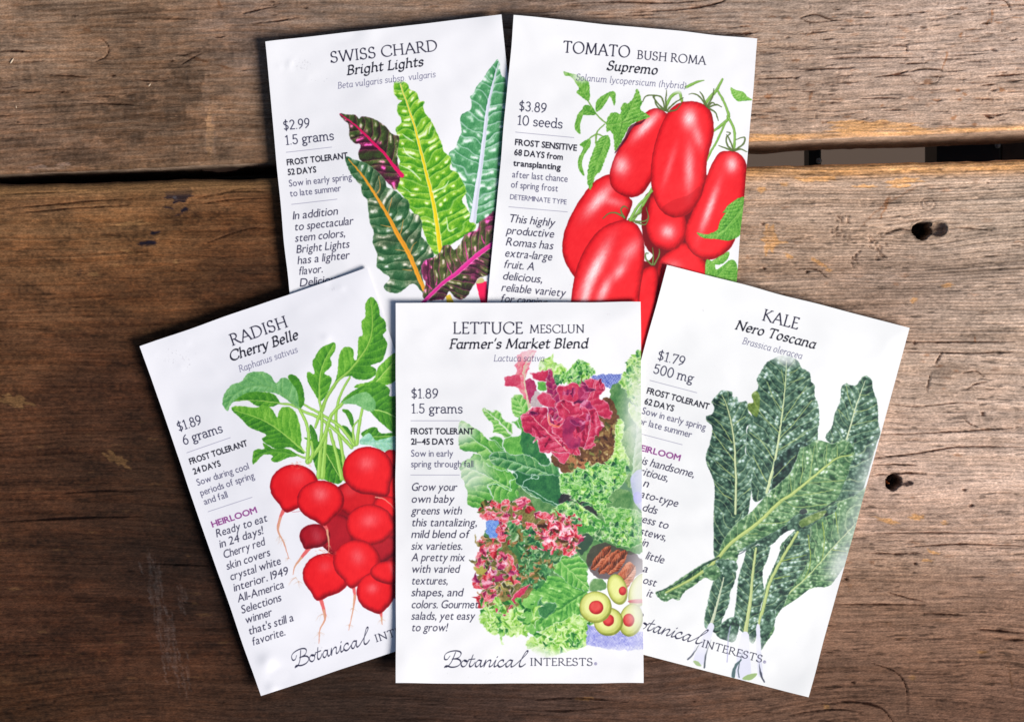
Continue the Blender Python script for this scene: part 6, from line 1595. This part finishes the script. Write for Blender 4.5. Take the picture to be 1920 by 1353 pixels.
def axis(a, b, lo, hi, st, far=26):
    """dense between lo and hi, coarse outside"""
    p = [np.arange(a, lo, far), np.arange(lo, hi, st), np.arange(hi, b + far, far)]
    return np.concatenate(p)


def plank(name, upper):
    xs = axis(-420, 2340, -6, 1926, 2.4)
    if upper:
        def edge(x):
            return 326 - .0430 * x + (vn(x / 60, x * 0, 50) - .5) * 2.6 + (vn(x / 16, x * 0, 51) - .5) * 1.0
        ds = np.concatenate([np.arange(0, 18, 1.2), np.arange(18, 345, 1.5), np.arange(345, 800, 22)])       # distance from the gap edge
    else:
        def edge(x):
            return 345.5 - .0245 * x + (vn(x / 70, x * 0, 52) - .5) * 3.0 + (vn(x / 18, x * 0, 53) - .5) * 1.6
        ds = np.concatenate([np.arange(0, 18, 1.2), np.arange(18, 1062, 1.6), np.arange(1062, 1180, 20)])
    r = 15. if not upper else 9.
    th = 38.
    ang = np.linspace(0, 1, 3)
    side = np.array([th, th * .8, th * .6, th * .45, th * .3, th * .2, th * .12, r * U * 1000 + .3])       # mm below the top, the face in the gap
    nside = len(side)
    D_ = np.concatenate([np.zeros(nside), ds])
    Xg, Dg = np.meshgrid(xs, D_)
    E = edge(Xg)
    Y = E - Dg if upper else E + Dg
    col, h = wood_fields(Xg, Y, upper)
    # rounded edge
    dd = np.clip(Dg, 0, r)
    rr = r * (.8 + .4 * vn(Xg / 90, Xg * 0, 54))
    drop = (r - np.sqrt(np.maximum(r * r - (r - dd) ** 2, 0))) * U * 1000 * (rr / r)
    fade = np.clip(Dg / r, 0, 1)
    z = h * fade - drop
    for i in range(nside):
        z[i] = -side[i] + (vn(xs / 30, xs * 0 + i, 55) - .5) * .4
    Yw = Y.copy()
    for i in range(nside):
        b = (vn(xs / 120, xs * 0 + i * .4, 56) - .5) * 3 + (vn(xs / 14, xs * 0 + i, 57) - .5) * 1.2
        Yw[i] += b if upper else b
    # edge colours: worn warm arris, weathered face
    eg = np.exp(-((Dg - r * .5) / (r * (.6 if upper else 1.15))) ** 2) * (np.arange(len(D_)) >= nside)[:, None]
    nz = vn(Xg / 60, Dg / 6, 58) * .7 + vn(Xg / 9, Dg / 3, 59) * .3
    k = np.clip(eg * (.55 + nz) * (1.05 if not upper else .8 * np.clip((Xg - 1000) / 400, .0, 1)), 0, 1)[..., None]
    lum = col.mean(-1, keepdims=True)
    col = col * (1 - k) + np.maximum(lum, .09) * np.array([2.05, 1.05, .42], np.float32) * k
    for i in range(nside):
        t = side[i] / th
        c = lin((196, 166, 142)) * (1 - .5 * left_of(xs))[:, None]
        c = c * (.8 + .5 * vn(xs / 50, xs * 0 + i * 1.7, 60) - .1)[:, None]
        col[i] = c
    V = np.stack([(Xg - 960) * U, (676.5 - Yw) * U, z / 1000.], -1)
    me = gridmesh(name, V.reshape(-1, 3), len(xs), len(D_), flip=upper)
    ca = me.color_attributes.new('wood', 'FLOAT_COLOR', 'POINT')
    buf = np.ones((len(V.reshape(-1, 3)), 4), np.float32)
    buf[:, :3] = np.clip(col.reshape(-1, 3), 0, .9)
    ca.data.foreach_set('color', buf.ravel())
    return me


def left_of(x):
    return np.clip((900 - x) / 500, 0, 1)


def simple(name, color, rough=.6, metal=0., noise=0., sc=200):
    m = bpy.data.materials.new(name)
    m.use_nodes = True
    N = m.node_tree.nodes; Lk = m.node_tree.links
    b = N['Principled BSDF']
    b.inputs['Roughness'].default_value = rough; b.inputs['Metallic'].default_value = metal
    n = N.new('ShaderNodeTexNoise'); n.inputs['Scale'].default_value = sc; n.inputs['Detail'].default_value = 4
    r = N.new('ShaderNodeMix'); r.data_type = 'RGBA'
    r.inputs[6].default_value = tuple(c * (1 - noise) for c in color) + (1,)
    r.inputs[7].default_value = tuple(min(1, c * (1 + noise)) for c in color) + (1,)
    tc = N.new('ShaderNodeTexCoord')
    Lk.new(tc.outputs['Object'], n.inputs['Vector'])
    Lk.new(n.outputs[0], r.inputs[0]); Lk.new(r.outputs[2], b.inputs['Base Color'])
    return m


def box(name, x0, x1, y0, y1, z0, z1, mat, parent=None, bev=.0006):
    """bar with chamfered long edges, metres"""
    b = min(bev, (x1 - x0) * .3, (z1 - z0) * .3)
    prof = [(x0 + b, z0), (x1 - b, z0), (x1, z0 + b), (x1, z1 - b), (x1 - b, z1), (x0 + b, z1), (x0, z1 - b), (x0, z0 + b)]
    v = [(x, y0, z) for x, z in prof] + [(x, y1, z) for x, z in prof]
    f = [tuple(range(8)), tuple(range(15, 7, -1))] + [(i, i + 8, (i + 1) % 8 + 8, (i + 1) % 8) for i in range(8)]
    return link(name, mesh(name, v, f, False), mat, parent)


table = empty('plank_table')
tag(table, 'weathered wooden plank table top lying under all the seed packets', 'table')
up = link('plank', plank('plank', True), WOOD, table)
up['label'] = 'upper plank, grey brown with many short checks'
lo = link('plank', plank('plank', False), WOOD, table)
lo['label'] = 'lower wide plank with two knot holes and a left side painted darker for stain and light falloff'
BLACK = simple('black steel', (.012, .012, .014), .5, .6, .3)
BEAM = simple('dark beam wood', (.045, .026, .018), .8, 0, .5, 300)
SHADE = simple('gap shade board', (.02, .014, .01), .9, 0, .4, 200)  # near-black colour standing in for the shadow in the left gap


def deep(X, z):
    return (X - 960) * U * (D - z) / D


zz = -.0405
for nm, xa, xb, mt, z0, z1 in (('frame_strap', 1517, 1540, BLACK, -.052, zz), ('frame_plate', 1757, 1877, BLACK, -.060, zz), ('crossbeam_or_gap_fill', 1878, 2190, BEAM, -.12, zz - .001), ('crossbeam_or_gap_fill', -330, 960, SHADE, -.10, zz)):  # the long left bar is added only to keep the gap black
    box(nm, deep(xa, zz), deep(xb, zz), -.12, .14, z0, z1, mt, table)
for bx_, by_ in ((1535, 302), (1870, 273)):                                 # bolt heads on the steel
    v = []; f = []
    cx_, cy_, cz_ = deep(bx_, zz), (676.5 - by_) * U * (D - zz) / D, zz
    for j, (rr_, hz) in enumerate(((.0011, 0), (.0011, .0006), (.0005, .0010))):
        v += [(cx_ + rr_ * math.cos(a), cy_ + rr_ * math.sin(a), cz_ + hz) for a in np.linspace(0, 2 * math.pi, 8, endpoint=False)]
    f = [(j * 8 + i, j * 8 + (i + 1) % 8, j * 8 + 8 + (i + 1) % 8, j * 8 + 8 + i) for j in range(2) for i in range(8)] + [tuple(range(16, 24))]
    link('bolt', mesh('bolt', v, f), simple('bolt steel', (.25, .25, .27), .35, .8, .2), table)
# a broken splinter of wood still hanging in the narrow end of the gap
xs_ = np.linspace(368, 446, 14)
v = []
for i, x_ in enumerate(xs_):
    hh = 7 * math.sin(math.pi * (i + .6) / 14.2) + 1
    for dy_, dz_ in ((-hh * .9, -.012), (hh * .8, -.012), (hh * .7, -.016), (-hh * .9, -.02)):
        v.append(((x_ - 960) * U, (676.5 - (318 - .05 * (x_ - 368) + dy_ + (vn(x_ / 7, 0, 70) - .5) * 3)) * U * 1.02, dz_))
f = [(i * 4 + j, i * 4 + (j + 1) % 4, i * 4 + 4 + (j + 1) % 4, i * 4 + 4 + j) for i in range(13) for j in range(4)] + [(3, 2, 1, 0), (52, 53, 54, 55)]
link('broken_batten', mesh('broken_batten', v, f, False), simple('batten wood', (.1, .055, .035), .8, 0, .5, 500), table)

# ground far below, seen only through the gap
gm = bpy.data.materials.new('patio boards'); gm.use_nodes = True
N = gm.node_tree.nodes; Lk = gm.node_tree.links
n = N.new('ShaderNodeTexNoise'); n.inputs['Scale'].default_value = 9; n.inputs['Detail'].default_value = 5
r = N.new('ShaderNodeValToRGB'); r.color_ramp.elements[0].color = (.06, .038, .026, 1); r.color_ramp.elements[1].color = (.11, .074, .052, 1)
r.color_ramp.elements[0].position = .35; r.color_ramp.elements[1].position = .68
Lk.new(n.outputs[0], r.inputs[0]); Lk.new(r.outputs[0], N['Principled BSDF'].inputs['Base Color']); N['Principled BSDF'].inputs['Roughness'].default_value = .9
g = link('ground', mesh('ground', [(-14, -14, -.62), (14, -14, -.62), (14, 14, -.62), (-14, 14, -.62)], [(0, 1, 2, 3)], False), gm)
tag(g, 'grey brown ground seen dimly through the gap between the planks', kind='structure')

# ---------------------------------------------------------------- seed packets
HF = np.zeros((360, 500), np.float32)                 # top surface so far, cells of 4 picture units


def hf(X, Y):
    return HF[np.clip((Y / 4).astype(int), 0, 359), np.clip((X / 4).astype(int), 0, 499)]


def paper_mat(name, img):
    m = bpy.data.materials.new('printed paper')
    m.use_nodes = True
    N = m.node_tree.nodes; Lk = m.node_tree.links
    b = N['Principled BSDF']
    t = N.new('ShaderNodeTexImage'); t.image = img; t.interpolation = 'Cubic'; t.extension = 'EXTEND'
    Lk.new(t.outputs[0], b.inputs['Base Color'])
    b.inputs['Roughness'].default_value = .42
    b.inputs['Specular IOR Level'].default_value = .35
    tc = N.new('ShaderNodeTexCoord')
    n = N.new('ShaderNodeTexNoise'); n.inputs['Scale'].default_value = 1500; n.inputs['Detail'].default_value = 2
    Lk.new(tc.outputs['Object'], n.inputs['Vector'])
    bp = N.new('ShaderNodeBump'); bp.inputs['Strength'].default_value = .12; bp.inputs['Distance'].default_value = .00005
    Lk.new(n.outputs[0], bp.inputs['Height']); Lk.new(bp.outputs[0], b.inputs['Normal'])
    return m


BACK = simple('plain paper', (.72, .71, .72), .55, 0, .04, 400)


def packet(name, label, zc, bulge, dents=(), seed=0):
    """zc: resting height (mm) at TL TR BR BL"""
    rs = np.random.RandomState(seed)
    arr = print_sheet(name)
    h, w = arr.shape[:2]
    img = bpy.data.images.new('print', w, h)
    buf = np.ones((h, w, 4), np.float32); buf[..., :3] = arr[::-1]
    img.pixels.foreach_set(buf.ravel()); img.update(); img.pack()
    cv = Canvas(QUADS[name])
    Hi = np.linalg.inv(cv.Hm)
    nx, ny = 93, 143
    u, v = np.meshgrid(np.linspace(0, 1, nx), np.linspace(0, 1, ny))
    q = np.stack([u * cv.W, v * cv.H, np.ones_like(u)], -1) @ Hi.T
    X = q[..., 0] / q[..., 2]; Y = q[..., 1] / q[..., 2]
    # edges are cut and folded by hand: a few tenths of a millimetre of waviness
    ew = np.minimum(np.minimum(u, 1 - u) * 83, np.minimum(v, 1 - v) * 128)
    X = X + (vn(Y / 70, X / 900, seed + 80) - .5) * 2.2 * np.exp(-ew / 3); Y = Y + (vn(X / 70, Y / 900, seed + 81) - .5) * 2.2 * np.exp(-ew / 3)
    z = zc[0] * (1 - u) * (1 - v) + zc[1] * u * (1 - v) + zc[2] * u * v + zc[3] * (1 - u) * v
    lowm = np.zeros_like(z)
    for dx in (-4, 0, 4):
        for dy in (-4, 0, 4):
            lowm = np.maximum(lowm, hf(X + dx, Y + dy))
    zb = np.maximum(z, lowm + .35)
    for it in range(60):
        p = np.pad(zb, 1, mode='edge')
        zb = (p[:-2, 1:-1] + p[2:, 1:-1] + p[1:-1, :-2] + p[1:-1, 2:]) / 4
        zb = np.maximum(zb, lowm + .35)
    back = zb.copy()
    prof = (np.clip(np.sin(np.pi * u), 0, 1) ** 1.5) * (np.clip(np.sin(np.pi * v), 0, 1) ** 1.3)
    wr = (vn(X / 90, Y / 130, seed) - .5) * .5 + (vn(X / 40, Y / 30, seed + 5) - .5) * .2 + (vn((X + Y) / 60, (X - Y) / 16, seed + 9) - .5) * .05
    top = zb + .42 + bulge * prof + wr * np.clip(ew / 6, 0, 1)
    for cu_, cv_ in ((0, 0), (1, 0), (1, 1), (0, 1)):     # corners a little lifted or pressed
        top_c = rs.uniform(-.25, .9) * np.exp(-(((u - cu_) * 83 / 9) ** 2 + ((v - cv_) * 128 / 9) ** 2))
        top += top_c; back += np.clip(top_c, 0, 1)
    for (dx, dy, r, a) in dents:                          # small dents and pressed seeds, picture units, mm
        top += a * np.exp(-(((X - dx) ** 2 + (Y - dy) ** 2) / r ** 2))
    top = np.maximum(top, back + .3)
    yi = np.clip((Y / 4).astype(int), 0, 359); xi = np.clip((X / 4).astype(int), 0, 499)
    np.maximum.at(HF, (yi.ravel(), xi.ravel()), top.ravel())
    cx, cy = X.mean(), Y.mean(); c0 = (float(wx(cx)), float(wy(cy)), float(zb.min()) / 1000)
    root = empty('seed_packet', c0)
    tag(root, label, 'seed packet', 'seed packets fanned out on the table')

    def sheet(nm, zt, thick, mat, down):
        zt = zt / 1000.; zl = zt - thick / 1000.
        # closed thin sheet: top, bottom and the four cut edges
        idx = np.arange(nx * ny).reshape(ny, nx)
        A = np.stack([wx(X, zt), wy(Y, zt), zt], -1) - c0
        B = np.stack([wx(X, zt), wy(Y, zt), zl], -1) - c0
        i = idx[:-1, :-1].ravel()
        top_ = np.stack([i, i + nx, i + nx + 1, i + 1], 1)
        n = nx * ny
        bot = top_[:, ::-1] + n
        loop = np.concatenate([idx[0, :-1], idx[:-1, -1], idx[-1, :0:-1], idx[:0:-1, 0]])
        nxt = np.roll(loop, -1)
        A2 = A.reshape(-1, 3); B2 = B.reshape(-1, 3); m_ = len(loop)
        V = np.concatenate([A2, B2, A2[loop], B2[loop]])
        UVs = np.stack([u.ravel(), 1 - v.ravel()], 1); UVs = np.concatenate([UVs, UVs, UVs[loop], UVs[loop]])
        ar = np.arange(m_); an = np.roll(ar, -1)
        rim = np.stack([2 * n + ar, 2 * n + an, 2 * n + m_ + an, 2 * n + m_ + ar], 1)
        F = np.concatenate([top_, bot, rim])
        me = bpy.data.meshes.new(nm)
        me.vertices.add(len(V)); me.vertices.foreach_set('co', V.astype(np.float32).ravel())
        me.loops.add(F.size); me.loops.foreach_set('vertex_index', F.astype(np.int32).ravel())
        me.polygons.add(len(F)); me.polygons.foreach_set('loop_start', np.arange(0, F.size, 4, dtype=np.int32))
        me.update(calc_edges=True)
        sm = np.ones(len(F), bool); sm[len(top_) + len(bot):] = False
        uvl = me.uv_layers.new(name='print')
        uvl.data.foreach_set('uv', UVs[F.ravel()].astype(np.float32).ravel())
        me.polygons.foreach_set('use_smooth', sm)
        me.materials.append(mat); me.materials.append(BACK)
        mi = np.zeros(len(F), np.int32); mi[len(top_):] = 1
        me.polygons.foreach_set('material_index', mi)
        me.validate()
        o = bpy.data.objects.new(nm, me); COL.objects.link(o); o.parent = root
        return o
    sheet('back_panel', back + .10, .10, BACK, 0)
    sheet('front_panel', top, .13, paper_mat(name, img), 0)
    return root


sans_setup()
rd = np.random.RandomState(3)


def pips(pts, n, r, a):
    out = []
    for x, y, sx, sy in pts:
        for i in range(n):
            out.append((rd.normal(x, sx), rd.normal(y, sy), rd.uniform(r * .6, r * 1.3), rd.uniform(-.5, 1) * a))
    return out


packet('chard', 'white seed packet printed with rainbow chard leaves, partly under the radish and tomato packets', (4.2, 3.2, 2.2, 3.4), 2.0,
       pips([(560, 130, 16, 14)], 14, 5, .16) + [(640, 60, 34, -.3), (690, 62, 20, .25), (930, 40, 26, .3)], 1)
packet('tomato', 'white seed packet printed with long red tomatoes on the vine', (4.6, 2.4, 2.0, 3.4), 1.8, [(1010, 60, 40, .2)], 2)
packet('radish', 'white seed packet printed with a bunch of round red radishes, leftmost packet', (4.0, 4.8, 2.8, 3.6), 2.2,
       pips([(345, 660, 40, 16), (490, 650, 20, 16)], 9, 5, .14) + [(500, 1240, 14, .5), (525, 1262, 16, -.35), (620, 536, 5, -.2), (640, 540, 4, .2), (612, 634, 8, .2), (510, 1290, 10, .3)], 3)
packet('kale', 'white seed packet printed with dark green puckered kale leaves, rightmost packet', (4.2, 2.2, 2.0, 2.8), 1.7, [(1322, 583, 4, .15), (1300, 560, 40, .2)], 4)
packet('lettuce', 'white seed packet printed with mixed salad leaves and olives, lying on top of the others', (6.4, 5.4, 4.2, 5.0), 2.0,
       [(1195, 1230, 30, -.3), (1190, 1260, 20, .2), (760, 1255, 30, .2)], 5)

# ---------------------------------------------------------------- crumbs on the upper plank
CR = simple('pale chip', (.62, .48, .34), .7, 0, .2, 900)
for x_, y_, L_, a_, lab in ((23, 115, 5.5, 58, 'largest pale splinter crumb near the left end of the upper plank'), (281, 160, 3.4, 50, 'small pale crumb on the scuffed middle of the upper left plank'),
                            (31, 201, 2.6, 100, 'tiny pale crumb below the largest splinter on the upper plank')):
    v = []
    for t_, r_ in ((-1, .25), (-.4, 1), (.5, .9), (1, .3)):
        for k_ in range(5):
            an = k_ / 5 * 2 * math.pi
            v.append((t_ * L_ * U, math.cos(an) * r_ * L_ * .3 * U, math.sin(an) * r_ * L_ * .22 * U))
    f = [(j * 5 + i, j * 5 + (i + 1) % 5, j * 5 + 5 + (i + 1) % 5, j * 5 + 5 + i) for j in range(3) for i in range(5)] + [(4, 3, 2, 1, 0), (15, 16, 17, 18, 19)]
    o = link('wood_crumb', mesh('wood_crumb', v, f, False), CR)
    o.location = ((x_ - 960) * U, (676.5 - y_) * U, .0004)
    o.rotation_euler = (0, 0, math.radians(a_))
    tag(o, lab, 'crumb', 'pale crumbs on the upper plank')
